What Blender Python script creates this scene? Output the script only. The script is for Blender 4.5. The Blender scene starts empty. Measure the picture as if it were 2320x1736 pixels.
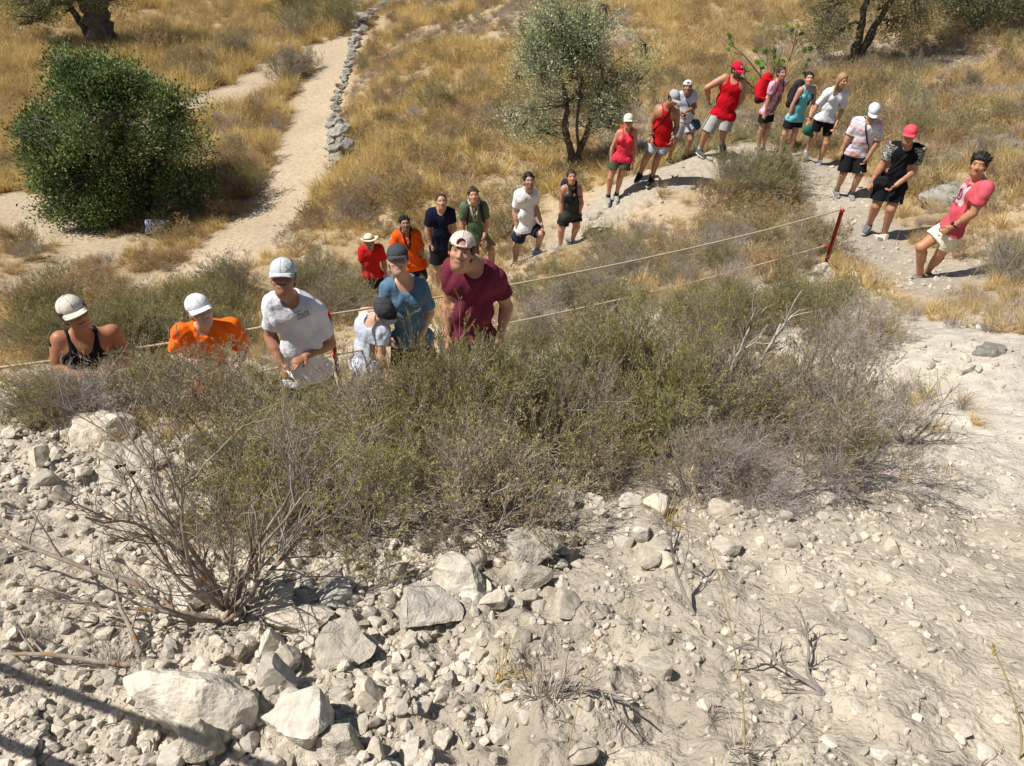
import bpy, math, random
import numpy as np
from mathutils import Vector, Matrix
random.seed(7); RNG = np.random.default_rng(7)
SC = bpy.context.scene; COL = SC.collection
# ------------------------------------------------------------------ camera, sky, sun, exposure
F = 1741.0; PIT = math.radians(40.0)          # focal length in pixels of the 2320 px wide photograph
cd = bpy.data.cameras.new('camera'); cam = bpy.data.objects.new('camera', cd); COL.objects.link(cam)
cd.sensor_width = 36.0; cd.lens = 36.0 * F / 2320.0; cd.clip_start = 0.05; cd.clip_end = 1500.0
cam.location = (0, 0, 0); cam.rotation_euler = (math.pi/2 - PIT, 0, 0); SC.camera = cam
SUN_EL = math.radians(58.0); SUN_AZ = math.radians(184.0)   # azimuth of the direction TOWARDS the sun, counter-clockwise from +X
SUNV = np.array([math.cos(SUN_EL)*math.cos(SUN_AZ), math.cos(SUN_EL)*math.sin(SUN_AZ), math.sin(SUN_EL)])
w = bpy.data.worlds.new('World'); SC.world = w; w.use_nodes = True
nt = w.node_tree; bg = nt.nodes['Background']; sk = nt.nodes.new('ShaderNodeTexSky')
sk.sky_type = 'NISHITA'; sk.sun_disc = False; sk.sun_elevation = SUN_EL; sk.sun_rotation = math.pi/2 - SUN_AZ
sk.altitude = 200; sk.air_density = 1.0; sk.dust_density = 1.2
nt.links.new(sk.outputs[0], bg.inputs[0]); bg.inputs[1].default_value = 0.056
sl = bpy.data.lights.new('sun', 'SUN'); sun = bpy.data.objects.new('sun', sl); COL.objects.link(sun)
sl.energy = 4.8; sl.angle = math.radians(0.53); sl.color = (1.0, 0.955, 0.88)
sun.rotation_euler = Vector(SUNV).to_track_quat('Z', 'Y').to_euler()
SC.view_settings.view_transform = 'Standard'; SC.view_settings.look = 'None'
SC.view_settings.exposure = 0.32; SC.view_settings.gamma = 1.0; SC.view_settings.use_curve_mapping = False
SC.render.engine = 'CYCLES'; SC.cycles.max_bounces = 4; SC.cycles.diffuse_bounces = 2; SC.cycles.glossy_bounces = 1
SC.cycles.transparent_max_bounces = 4; SC.cycles.transmission_bounces = 2

fw = np.array([0, math.cos(PIT), -math.sin(PIT)]); upv = np.array([0, math.sin(PIT), math.cos(PIT)]); rt = np.array([1., 0, 0])
def ray(x, y):
    d = fw*F + rt*(x-1160) - upv*(y-868); return d/np.linalg.norm(d)
def proj(P):
    P = np.asarray(P, float); z = P @ fw; z = np.where(z < 0.05, 1e-3, z)
    return 1160 + F*(P @ rt)/z, 868 - F*(P @ upv)/z

# ------------------------------------------------------------------ helpers
def unit(v): v = np.asarray(v, float); return v/(np.linalg.norm(v)+1e-12)
def mesh_np(name, V, Fc, mats=(), smooth=True, col=None, mi=None):
    """V (n,3); Fc = list of int arrays, each (m,k) with one k"""
    me = bpy.data.meshes.new(name); V = np.asarray(V, np.float32)
    if not isinstance(Fc, (list, tuple)): Fc = [Fc]
    Fc = [np.asarray(f, np.int32) for f in Fc if len(f)]
    loops = np.concatenate([f.ravel() for f in Fc]); tot = np.concatenate([np.full(len(f), f.shape[1], np.int32) for f in Fc])
    st = np.concatenate([[0], np.cumsum(tot)[:-1]]).astype(np.int32)
    me.vertices.add(len(V)); me.vertices.foreach_set('co', V.ravel())
    me.loops.add(len(loops)); me.loops.foreach_set('vertex_index', loops)
    me.polygons.add(len(tot)); me.polygons.foreach_set('loop_start', st); me.polygons.foreach_set('loop_total', tot)
    if mi is not None: me.polygons.foreach_set('material_index', np.asarray(mi, np.int32))
    me.polygons.foreach_set('use_smooth', np.full(len(tot), bool(smooth)))
    if col is not None:
        c = np.ones((len(V), 4), np.float32); c[:, :3] = col
        a = me.color_attributes.new('Col', 'FLOAT_COLOR', 'POINT'); a.data.foreach_set('color', c.ravel())
    for m in mats: me.materials.append(m)
    me.update(calc_edges=True); me.validate() if False else None
    return me
def link(name, me, parent=None, loc=None):
    o = bpy.data.objects.new(name, me); COL.objects.link(o)
    if parent is not None: o.parent = parent
    if loc is not None: o.location = loc
    return o
def tag(o, label=None, cat=None, group=None, kind=None):
    if label: o['label'] = label
    if cat: o['category'] = cat
    if group: o['group'] = group
    if kind: o['kind'] = kind
    return o
def empty(name, loc):
    o = bpy.data.objects.new(name, None); COL.objects.link(o); o.location = loc; o.empty_display_size = .1; return o
class Geo:
    def __init__(s): s.V = []; s.F = {}; s.n = 0; s.C = []; s.M = {}
    def add(s, V, Fc, col=(1, 1, 1), mi=0):
        V = np.asarray(V, float).reshape(-1, 3); Fc = np.asarray(Fc, int)
        k = Fc.shape[1]; s.V.append(V); s.F.setdefault(k, []).append(Fc + s.n); s.M.setdefault(k, []).append(np.full(len(Fc), mi))
        s.C.append(np.broadcast_to(np.asarray(col, float), (len(V), 3))); s.n += len(V)
    def mesh(s, name, mats, smooth=True):
        ks = sorted(s.F); Fc = [np.concatenate(s.F[k]) for k in ks]; mi = np.concatenate([np.concatenate(s.M[k]) for k in ks])
        return mesh_np(name, np.concatenate(s.V), Fc, mats, smooth, np.concatenate(s.C), mi)
def tube(g, pts, rad, n=6, col=(1, 1, 1), mi=0, cap=True):
    pts = np.asarray(pts, float); m = len(pts); rad = np.broadcast_to(np.asarray(rad, float), (m,))
    T = np.gradient(pts, axis=0); T /= np.linalg.norm(T, axis=1)[:, None]+1e-9
    a = np.array([0, 0, 1.]) if abs(T[0][2]) < .9 else np.array([1., 0, 0])
    U = np.cross(T, a); U /= np.linalg.norm(U, axis=1)[:, None]+1e-9; W = np.cross(T, U)
    th = np.arange(n)/n*2*math.pi
    R = pts[:, None] + rad[:, None, None]*(np.cos(th)[None, :, None]*U[:, None] + np.sin(th)[None, :, None]*W[:, None])
    i = np.arange(m-1)[:, None]*n; j = np.arange(n)[None]; j2 = (j+1) % n
    Q = np.stack([i+j, i+j2, i+n+j2, i+n+j], -1).reshape(-1, 4)
    g.add(R.reshape(-1, 3), Q, col, mi)
    if cap and n == 4:
        g.add(R[-1], [[0, 1, 2, 3]], col, mi)
    elif cap:
        g.add(np.vstack([R[0], R[-1], pts[0], pts[-1]]), [[(k+1) % n, k, 2*n] for k in range(n)]+[[n+k, n+(k+1) % n, 2*n+1] for k in range(n)], col, mi)
def box(g, c, sx, sy, sz, R=None, col=(1, 1, 1), mi=0):
    v = np.array([[x, y, z] for x in (-1, 1) for y in (-1, 1) for z in (-1, 1)])*.5*np.array([sx, sy, sz])
    if R is not None: v = v @ np.asarray(R).T
    g.add(v+np.asarray(c), [[0, 1, 3, 2], [4, 6, 7, 5], [0, 4, 5, 1], [2, 3, 7, 6], [0, 2, 6, 4], [1, 5, 7, 3]], col, mi)
# numpy noise
_P = RNG.permutation(512); _P = np.concatenate([_P, _P, _P]); _G = RNG.random(4096)
def vnoise(x, y, z=None):
    x = np.asarray(x, float); y = np.asarray(y, float); z = np.zeros_like(x) if z is None else np.asarray(z, float)
    xi = np.floor(x).astype(int); yi = np.floor(y).astype(int); zi = np.floor(z).astype(int)
    xf = x-xi; yf = y-yi; zf = z-zi; xf = xf*xf*(3-2*xf); yf = yf*yf*(3-2*yf); zf = zf*zf*(3-2*zf)
    def h(a, b, c): return _G[_P[(_P[(_P[a & 511]+b) & 511]+c) & 511]]
    r = 0
    for dx in (0, 1):
        for dy in (0, 1):
            for dz in ((0, 1) if zf.any() else (0,)):
                wx = xf if dx else 1-xf; wy = yf if dy else 1-yf; wz = zf if dz else 1-zf
                r = r + h(xi+dx, yi+dy, zi+dz)*wx*wy*wz
    return r*2-1
def fbm(x, y, z=None, oct=4, lac=2.03, gain=.5):
    a = 1; f = 1; r = 0
    for o in range(oct):
        r = r + a*vnoise(np.asarray(x)*f+17.3*o, np.asarray(y)*f-9.1*o, None if z is None else np.asarray(z)*f+3.7*o); a *= gain; f *= lac
    return r
def sstep(a, b, x): t = np.clip((x-a)/(b-a), 0, 1); return t*t*(3-2*t)

# ------------------------------------------------------------------ materials
def mat(name, col=(.5, .5, .5), rough=.8, var=.15, scale=20., bump=.3, bscale=60., attr=False, rnd=0., rndcol=None, spec=.3, metal=0., bdist=.004, trans=0., coord='Object'):
    m = bpy.data.materials.new(name); m.use_nodes = True; n = m.node_tree; N = n.nodes; L = n.links
    b = N['Principled BSDF']; b.inputs['Roughness'].default_value = rough; b.inputs['Metallic'].default_value = metal
    b.inputs['Specular IOR Level'].default_value = spec
    tc = N.new('ShaderNodeTexCoord')
    ns = N.new('ShaderNodeTexNoise'); ns.inputs['Scale'].default_value = scale; ns.inputs['Detail'].default_value = 5
    L.new(tc.outputs[coord], ns.inputs['Vector'])
    mr = N.new('ShaderNodeMapRange'); mr.inputs[1].default_value = .3; mr.inputs[2].default_value = .7; mr.inputs[3].default_value = 1-var; mr.inputs[4].default_value = 1+var
    L.new(ns.outputs[0], mr.inputs[0])
    if attr:
        at = N.new('ShaderNodeAttribute'); at.attribute_name = 'Col'; src = at.outputs['Color']
        if col != (1, 1, 1):
            mx = N.new('ShaderNodeMix'); mx.data_type = 'RGBA'; mx.blend_type = 'MULTIPLY'; mx.inputs[0].default_value = 1
            L.new(src, mx.inputs[6]); mx.inputs[7].default_value = (*col, 1); src = mx.outputs[2]
    else:
        rg = N.new('ShaderNodeRGB'); rg.outputs[0].default_value = (*col, 1); src = rg.outputs[0]
    if rnd or rndcol:
        oi = N.new('ShaderNodeObjectInfo')
        if rndcol:
            mx = N.new('ShaderNodeMix'); mx.data_type = 'RGBA'; L.new(oi.outputs['Random'], mx.inputs[0]); L.new(src, mx.inputs[6])
            m2 = N.new('ShaderNodeMix'); m2.data_type = 'RGBA'; m2.blend_type = 'MULTIPLY'; m2.inputs[0].default_value = 1
            L.new(src, m2.inputs[6]); m2.inputs[7].default_value = (*rndcol, 1); L.new(m2.outputs[2], mx.inputs[7]); src = mx.outputs[2]
        if rnd:
            m3 = N.new('ShaderNodeMapRange'); m3.inputs[3].default_value = 1-rnd; m3.inputs[4].default_value = 1+rnd
            mm = N.new('ShaderNodeMath'); mm.operation = 'MULTIPLY'; mm.inputs[1].default_value = 7.31
            fr = N.new('ShaderNodeMath'); fr.operation = 'FRACT'; L.new(oi.outputs['Random'], mm.inputs[0]); L.new(mm.outputs[0], fr.inputs[0]); L.new(fr.outputs[0], m3.inputs[0])
            mp = N.new('ShaderNodeMath'); mp.operation = 'MULTIPLY'; L.new(m3.outputs[0], mp.inputs[0]); L.new(mr.outputs[0], mp.inputs[1]); fac = mp.outputs[0]
        else: fac = mr.outputs[0]
    else: fac = mr.outputs[0]
    vm = N.new('ShaderNodeVectorMath'); vm.operation = 'SCALE'; L.new(src, vm.inputs[0]); L.new(fac, vm.inputs['Scale'])
    L.new(vm.outputs[0], b.inputs['Base Color'])
    if bump:
        n2 = N.new('ShaderNodeTexNoise'); n2.inputs['Scale'].default_value = bscale; n2.inputs['Detail'].default_value = 6; L.new(tc.outputs[coord], n2.inputs['Vector'])
        bp = N.new('ShaderNodeBump'); bp.inputs['Strength'].default_value = bump; bp.inputs['Distance'].default_value = bdist
        L.new(n2.outputs[0], bp.inputs['Height']); L.new(bp.outputs[0], b.inputs['Normal'])
    if trans:
        tr = N.new('ShaderNodeBsdfTranslucent'); L.new(vm.outputs[0], tr.inputs[0]); ms = N.new('ShaderNodeMixShader'); ms.inputs[0].default_value = trans
        L.new(b.outputs[0], ms.inputs[1]); L.new(tr.outputs[0], ms.inputs[2]); L.new(ms.outputs[0], N['Material Output'].inputs[0])
    return m
_fab = {}
def fabric(col, rough=.9):
    k = tuple(col)
    if k not in _fab: _fab[k] = mat('cloth', col, rough, .10, 9, .8, 26, bdist=.012, spec=.15)
    return _fab[k]
# ------------------------------------------------------------------ where people stand: joints read off the photograph, put at true size and distance
CR = {'3': (1350, 100, 4.356), '4': (1680, 100, 2.853), '5': (760, 380, 3.31), 'A': (100, 640, 6.897), 'B': (360, 640, 7.52), 'C': (580, 570, 5.014), 'D': (780, 540, 5.1725), 'E': (2020, 330, 4.867)}
# each joint: (crop x, crop y[, metres nearer the viewer than the hips])
PP = {
1: ('A', 6.5, 1.74, dict(h=(480, 500, .10), n=(610, 830, .0), sL=(270, 930, -.02), sR=(1080, 820, 0), hip=(760, 1750), eL=(215, 1340, .0), wL=(520, 1450, .25), eR=(1300, 1200, .02), wR=(1080, 1330, .25))),
2: ('B', 6.3, 1.5, dict(h=(710, 500, .06), n=(760, 790), sL=(400, 880), sR=(1250, 800), hip=(860, 1800), eL=(280, 1230), wL=(560, 1350, .2), eR=(1450, 1160), wR=(1340, 1430, .15))),
3: ('C', 5.9, 1.76, dict(h=(310, 310, .08), n=(375, 545), sL=(215, 610, 0), sR=(680, 700, -.03), hip=(600, 1400), eL=(165, 960, -.06), wL=(245, 1190, .06), eR=(850, 1060, -.05), wR=(480, 1240, .2))),
4: ('D', 6.6, 1.35, dict(h=(480, 860, .12), n=(360, 990), sL=(265, 1040, -.05), sR=(460, 1110, .05), hip=(270, 1520), eL=(235, 930, -.16), wL=(300, 850, -.2), eR=(410, 1380, .15), wR=(500, 1560, .2))),
5: ('D', 6.5, 1.62, dict(h=(630, 270, .06), n=(715, 520), sL=(530, 600), sR=(900, 610), hip=(790, 1180), eL=(450, 850), wL=(520, 1120, .1), eR=(1005, 860, -.03), wR=(920, 1120, .08))),
6: ('D', 5.7, 1.82, dict(h=(1370, 165, .16), n=(1520, 330, .03), sL=(1290, 380, .0), sR=(1780, 500, -.02), hip=(1480, 1150), eL=(1225, 760, -.03), wL=(1215, 940, .02), eR=(1900, 800, -.03), wR=(1870, 950, .02), kL=(1450, 1500, .1), kR=(1580, 1500, -.05))),
7: ('5', 13.4, 1.7, dict(h=(255, 555, .05), n=(265, 605), sL=(205, 625), sR=(330, 615), hip=(275, 800))),
8: ('5', 12.8, 1.72, dict(h=(522, 425, .05), n=(530, 495), sL=(465, 515), sR=(600, 505), hip=(590, 735), eL=(432, 610), wL=(500, 685, .1), eR=(645, 615), wR=(652, 695))),
9: ('5', 12.3, 1.76, dict(h=(797, 260, .05), n=(792, 325), sL=(720, 350), sR=(855, 345), hip=(800, 600), eL=(692, 475), wL=(717, 575, .05), eR=(885, 445), wR=(872, 545, .05))),
10: ('5', 12.5, 1.74, dict(h=(1035, 215, .05), n=(1040, 280), sL=(970, 305), sR=(1108, 300), hip=(1060, 520), eL=(950, 425), wL=(967, 515, .05), eR=(1133, 415), wR=(1118, 505, .12), kL=(1030, 660, .05), kR=(1170, 620, .1))),
11: ('5', 12.6, 1.78, dict(h=(1452, 105, .05), n=(1440, 175), sL=(1375, 210, .03), sR=(1480, 205, -.1), hip=(1430, 455), eL=(1345, 350), wL=(1362, 455, .1), eR=(1505, 310, -.05), wR=(1535, 390, .05), kL=(1360, 565, .0), aL=(1350, 680), kR=(1545, 495, .1), aR=(1510, 615, -.1))),
12: ('5', 13.6, 1.64, dict(h=(1770, 75, .05), n=(1770, 140), sL=(1715, 165, .05), sR=(1822, 165, -.05), hip=(1760, 360), eL=(1690, 285), wL=(1703, 385, .08), eR=(1845, 265), wR=(1832, 340), kL=(1695, 465, .05), aL=(1688, 570), kR=(1808, 445, .03), aR=(1780, 528, -.08))),
13: ('3', 14.2, 1.67, dict(h=(320, 768, .05), n=(310, 860), sL=(235, 885), sR=(375, 875), hip=(255, 1130), eL=(155, 1040), wL=(145, 1205, .06), eR=(393, 1040), wR=(365, 1185, .05), kL=(145, 1320, .05), aL=(122, 1510), kR=(242, 1310, .05), aR=(203, 1490))),
14: ('3', 14.2, 1.8, dict(h=(770, 535, .16), n=(700, 620, .05), sL=(615, 645), sR=(790, 665, -.02), hip=(640, 975), eL=(545, 790), wL=(548, 920, .1), eR=(800, 820, -.05), wR=(765, 920, .1), kL=(500, 1120, .08), aL=(440, 1270), kR=(605, 1130, .05), aR=(550, 1330))),
15: ('3', 15.5, 1.66, dict(h=(905, 432, .05), n=(897, 500), sL=(842, 515, .02), sR=(955, 500, -.02), hip=(880, 790), eL=(812, 640, -.05), wL=(860, 700, .2), eR=(975, 620, -.02), wR=(880, 675, .22), kL=(755, 985, .1), aL=(725, 1130), kR=(935, 940, .15), aR=(885, 1105))),
16: ('3', 15.0, 1.88, dict(h=(1395, 258, .03), n=(1370, 355), sL=(1275, 345, .0), sR=(1440, 385, .03), hip=(1255, 700), eL=(1100, 430, .05), wL=(1112, 555, -.12), eR=(1445, 530, .02), wR=(1370, 640, -.1), kL=(1095, 870, .1), aL=(1042, 1005), kR=(1262, 850, .05), aR=(1248, 965, -.15))),
17: ('3', 16.6, 1.66, dict(h=(1835, 290, .03), n=(1795, 375), sL=(1740, 415, .14), sR=(1830, 395, -.14), hip=(1690, 665), eL=(1700, 555, .16), wL=(1668, 680, .2), eR=(1815, 540, -.1), wR=(1765, 640, .05), kL=(1640, 830, .1), kR=(1690, 830, .0))),
18: ('4', 16.4, 1.68, dict(h=(436, 228, .04), n=(422, 287), sL=(383, 303, .08), sR=(463, 298, -.08), hip=(345, 480), eL=(328, 400, .1), wL=(303, 495, .12), eR=(468, 375, -.06), wR=(445, 450, .1), kL=(280, 580, .1), kR=(345, 570, .0))),
19: ('4', 15.8, 1.72, dict(h=(653, 237, .05), n=(625, 292), sL=(560, 318, .06), sR=(665, 330, -.06), hip=(535, 490), eL=(480, 408, .05), wL=(438, 490, .1), eR=(650, 430, -.04), wR=(612, 520, .05), kL=(465, 600, .1), aL=(420, 700), kR=(547, 640, .05), aR=(503, 765))),
20: ('4', 14.8, 1.8, dict(h=(850, 447, .12), n=(825, 500, .03), sL=(745, 508, .02), sR=(880, 525, -.02), hip=(735, 700), eL=(692, 600, .05), wL=(652, 680, .1), eR=(875, 635, .0), wR=(815, 735, .1), kL=(658, 840, .1), aL=(625, 920), kR=(760, 850, .1), aR=(712, 960))),
21: ('4', 12.2, 1.8, dict(h=(1083, 592, .1), n=(1070, 660), sL=(980, 680, .02), sR=(1138, 695, -.02), hip=(965, 920), eL=(905, 790, .05), wL=(862, 860, .1), eR=(1108, 825, .0), wR=(1000, 912, .15), kL=(872, 1045, .1), aL=(838, 1130), kR=(968, 1065, .12), aR=(922, 1225))),
22: ('E', 10.4, 1.8, dict(h=(960, 220, .0), n=(975, 415), sL=(890, 455, -.14), sR=(1035, 490, .16), hip=(655, 930), eL=(740, 660, -.18), wL=(590, 880, -.02), eR=(900, 745, .2), wR=(660, 900, .2), kL=(325, 1120, .1), aL=(310, 1430, .0), kR=(540, 1190, -.02), aR=(390, 1390, -.15))),
}
def joints(i):
    c, D, H, J = PP[i]; ox, oy, s = CR[c]
    def px(k): return ox+J[k][0]/s, oy+J[k][1]/s
    hip = ray(*px('hip'))*D; n = -np.array([hip[0], hip[1], 0]); n /= np.linalg.norm(n); W = {}
    for k, v in J.items():
        off = v[2] if len(v) > 2 else 0.
        d = ray(*px(k)); t = ((hip + n*off) @ n)/(d @ n); W[k] = d*t
    W['n'] = W['n']+np.array([0, 0, .048])-n*.02; W['sL'] = W['sL']+np.array([0, 0, .022])-n*.01; W['sR'] = W['sR']+np.array([0, 0, .022])-n*.01
    sc = H/1.75; r = np.cross(np.array([0, 0, 1.]), n)   # image-right
    # the photograph's hip point is the hem: true hip joints sit a little above it
    if 'aL' not in W:
        fz = hip[2]-.86*sc
        for q, sg in (('L', -1), ('R', 1)):
            if 'k'+q not in W: W['k'+q] = hip+r*sg*.10*sc+n*.04-np.array([0, 0, .40*sc])
            W['a'+q] = W['k'+q]*1.; W['a'+q][2] = fz+.08; W['a'+q] += -n*.06
    else: fz = min(W['aL'][2], W['aR'][2])-.08*sc
    for q, sg in (('L', -1), ('R', 1)):
        if 'e'+q not in W: W['e'+q] = W['s'+q]+r*sg*.05-np.array([0, 0, .28*sc]); W['w'+q] = W['e'+q]+n*.06-np.array([0, 0, .24*sc])
    for q in 'LR':                                       # keep limb bones at human length
        for a, b, L, lo in (('s', 'e', .285, .85), ('e', 'w', .25, .85), ('k', 'a', .42, .9)):
            v = W[b+q]-W[a+q]; l = np.linalg.norm(v); mx = L*sc*1.12; mn = L*sc*lo
            if l > mx: W[b+q] = W[a+q]+v/l*mx
            if l < mn: W[b+q] = W[a+q]+v/l*mn
    W['n_'] = n; W['r_'] = r; W['sc'] = sc; W['fz'] = {'L': W['aL'][2]-.085*sc, 'R': W['aR'][2]-.085*sc}
    return W
JW = {i: joints(i) for i in PP}

# ------------------------------------------------------------------ terrain
S22 = 2320/2212.
def P3(x, y, drop):           # photograph position (2212 px frame) + drop below the viewer -> world point
    d = ray(x*S22, y*S22); return d*(drop/-d[2])
CT = []
for i, W in JW.items():
    for q in 'LR':
        a = W['a'+q]; CT.append((a[0], a[1], W['fz'][q]))
for x, y, d in [(450, 600, 8.3), (540, 520, 8.5), (620, 500, 8.5), (620, 400, 9.), (690, 230, 9.6), (760, 90, 9.8), (840, 10, 9.8), (430, 240, 9.7), (560, 160, 9.8), (740, 330, 8.7), (780, 180, 8.9),
                (1000, 200, 8.2), (1000, 10, 8.8), (1240, 365, 6.9), (1240, 100, 7.6), (1500, 50, 7.2), (1000, 380, 7.4), (860, 440, 7.6), (1840, 130, 6.8), (2200, 20, 6.4), (2150, 250, 5.9), (2200, 430, 5.2),
                (2200, 600, 4.5), (2200, 720, 3.7), (200, 110, 9.6), (0, 0, 9.2), (0, 300, 9.6), (50, 430, 9.2), (50, 560, 8.6), (330, 500, 9.), (330, 640, 8.2), (250, 640, 8.), (700, 540, 7.9),
                (1600, 480, 6.0), (1450, 560, 5.4), (1700, 520, 5.6), (1780, 585, 5.0), (1300, 620, 5.0), (1650, 420, 6.3), (1500, 430, 6.2), (1150, 640, 5.2), (2000, 690, 4.2), (1800, 690, 4.1), (1500, 720, 3.9),
                (2050, 420, 5.6), (700, 600, 7.2), (560, 640, 6.6), (380, 700, 6.2), (60, 640, 6.9)]:
    p = P3(x, y, d); CT.append(tuple(p))
for x, y, z in [(-3.6, 5.2, -4.9), (-5.5, 5, -5.0), (-2, 5.0, -4.95), (.8, 5.0, -4.75), (-8, 4.5, -5.2), (-5, 3.2, -4.4), (-9, 2, -4.6), (-2.5, 3.9, -4.7), (0.2, 4.1, -4.6), (-1.0, 4.1, -4.65),
                (2.2, 4.2, -3.45), (3.5, 4, -3.1), (3, 6, -4.2), (5, 5, -3.6), (6, 3, -2.6), (9, 5, -3.4), (9, 1, -1.6), (-9, 0, -3), (1.6, 4.6, -4.0),
                (-40, 40, -9), (0, 60, -9.4), (45, 45, -5), (-40, 10, -9), (45, 8, -2), (-15, 8, -7.6), (30, 25, -4.5), (-12, 5, -6.2)]:
    CT.append((x, y, z))
CT = np.array(CT)
def _U(r2): return np.where(r2 > 1e-9, .5*r2*np.log(r2+1e-12), 0)
_n = len(CT); _r2 = ((CT[:, None, :2]-CT[None, :, :2])**2).sum(-1)
_A = np.zeros((_n+3, _n+3)); _A[:_n, :_n] = _U(_r2)+np.eye(_n)*.06; _A[:_n, _n] = 1; _A[:_n, _n+1:] = CT[:, :2]; _A[_n, :_n] = 1; _A[_n+1:, :_n] = CT[:, :2].T
_W = np.linalg.solve(_A, np.concatenate([CT[:, 2], np.zeros(3)]))
GX = np.arange(-60, 60.1, .25); GY = np.arange(-8, 80.1, .25)
_xx, _yy = np.meshgrid(GX, GY); _f = np.zeros(_xx.size); _q = np.stack([_xx.ravel(), _yy.ravel()], 1)
for s in range(0, len(_q), 20000):
    b = _q[s:s+20000]; _f[s:s+20000] = _U(((b[:, None]-CT[None, :, :2])**2).sum(-1)) @ _W[:_n] + _W[_n] + b @ _W[_n+1:]
GZ = _f.reshape(_xx.shape)
def bil(x, y):
    u = np.clip((np.asarray(x, float)-GX[0])/.25, 0, len(GX)-1.001); v = np.clip((np.asarray(y, float)-GY[0])/.25, 0, len(GY)-1.001)
    i = u.astype(int); j = v.astype(int); a = u-i; b = v-j
    return GZ[j, i]*(1-a)*(1-b)+GZ[j, i+1]*a*(1-b)+GZ[j+1, i]*(1-a)*b+GZ[j+1, i+1]*a*b
def lin(p, pts):   # distance to polyline
    d = np.full(len(p), 1e9)
    for a, b in zip(pts[:-1], pts[1:]):
        a = np.array(a[:2]); b = np.array(b[:2]); t = np.clip(((p-a) @ (b-a))/((b-a) @ (b-a)), 0, 1); d = np.minimum(d, np.linalg.norm(p-(a+t[:, None]*(b-a)), axis=1))
    return d
def pl(L): return [P3(*q)[:2] for q in L]
PATHS = [(pl([(330, 640, 8.2), (480, 560, 8.4), (560, 500, 8.6), (625, 420, 9.), (665, 320, 9.3), (690, 230, 9.6), (715, 170, 9.7), (750, 95, 9.8)]), .85),
         (pl([(-60, 700, 7.5), (200, 660, 8.0), (330, 640, 8.2), (450, 590, 8.3)]), 1.15),
         (pl([(330, 270, 9.7), (430, 235, 9.7), (520, 200, 9.8), (600, 150, 9.8), (700, 105, 9.8), (755, 85, 9.8)]), .8),
         (pl([(-80, 440, 9.0), (60, 450, 9.1), (150, 500, 9.0)]), 1.0), (pl([(60, 600, 7.9), (150, 560, 8.4), (230, 520, 8.8)]), .45)]
TR = [JW[i]['aL'][:2] for i in (22, 21, 20, 19)]+[JW[17]['aR'][:2]]+[JW[16]['aR'][:2]]+[JW[14]['aR'][:2], JW[13]['aR'][:2], JW[12]['aL'][:2], JW[11]['aR'][:2], JW[10]['aL'][:2], JW[9]['aL'][:2], JW[8]['aL'][:2], JW[7]['aL'][:2]]
TRAIL = [(TR, .42), (pl([(2010, 640, 4.9), (1985, 600, 5.3)]), .5), ([(-9, 4.2), (-3.2, 5.2), (-.5, 5.0), (.3, 4.7)], .5)]
def masks(x, y):
    p = np.stack([np.ravel(x), np.ravel(y)], 1); w = fbm(p[:, 0]*1.3, p[:, 1]*1.3, oct=3)*.22
    pm = np.zeros(len(p)); tm = np.zeros(len(p))
    for L, r in PATHS: d = lin(p, L)+w; pm = np.maximum(pm, 1-sstep(r-.15, r+.35, d))
    for L, r in TRAIL: d = lin(p, L)+w*.7; tm = np.maximum(tm, 1-sstep(r-.1, r+.3, d))
    return pm.reshape(np.shape(x)), tm.reshape(np.shape(x))
def edge_w(x, y): return sstep(0, 1, (y-(3.25+.12*np.sin(np.asarray(x)*2.1)+.1*np.sin(np.asarray(x)*5.3+1)))/.7)
def zbase(x, y):
    x = np.asarray(x, float); y = np.asarray(y, float)
    s = edge_w(x, y); zf = -(1.352+.47*y) + .05*np.sin(x*1.7+.5)*sstep(.3, 2, y) - .10*sstep(1.5, 4, x)*0
    return zf*(1-s)+bil(x, y)*s
def height(x, y):
    x = np.asarray(x, float); y = np.asarray(y, float); z = zbase(x, y); d = np.hypot(x, y)
    near = 1-sstep(5, 8, d); pm, tm = masks(x, y); rough = 1-np.maximum(.8*pm, .55*tm)
    z = z + rough*(.10*fbm(x*.45, y*.45, oct=3) * sstep(3, 7, d) + .035*fbm(x*1.7, y*1.7, oct=3))
    left = 1-sstep(-.1, .9, x + .25*(y-1.4))      # rubble lies left of a line, bare compact marl right of it
    r = .024+.03*left
    z = z + near*(1-edge_w(x, y)*.5)*(r*(np.abs(fbm(x*4.5, y*4.5, oct=4))) + .013*fbm(x*16, y*16, oct=3)*(0.6+left))
    return z
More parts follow.
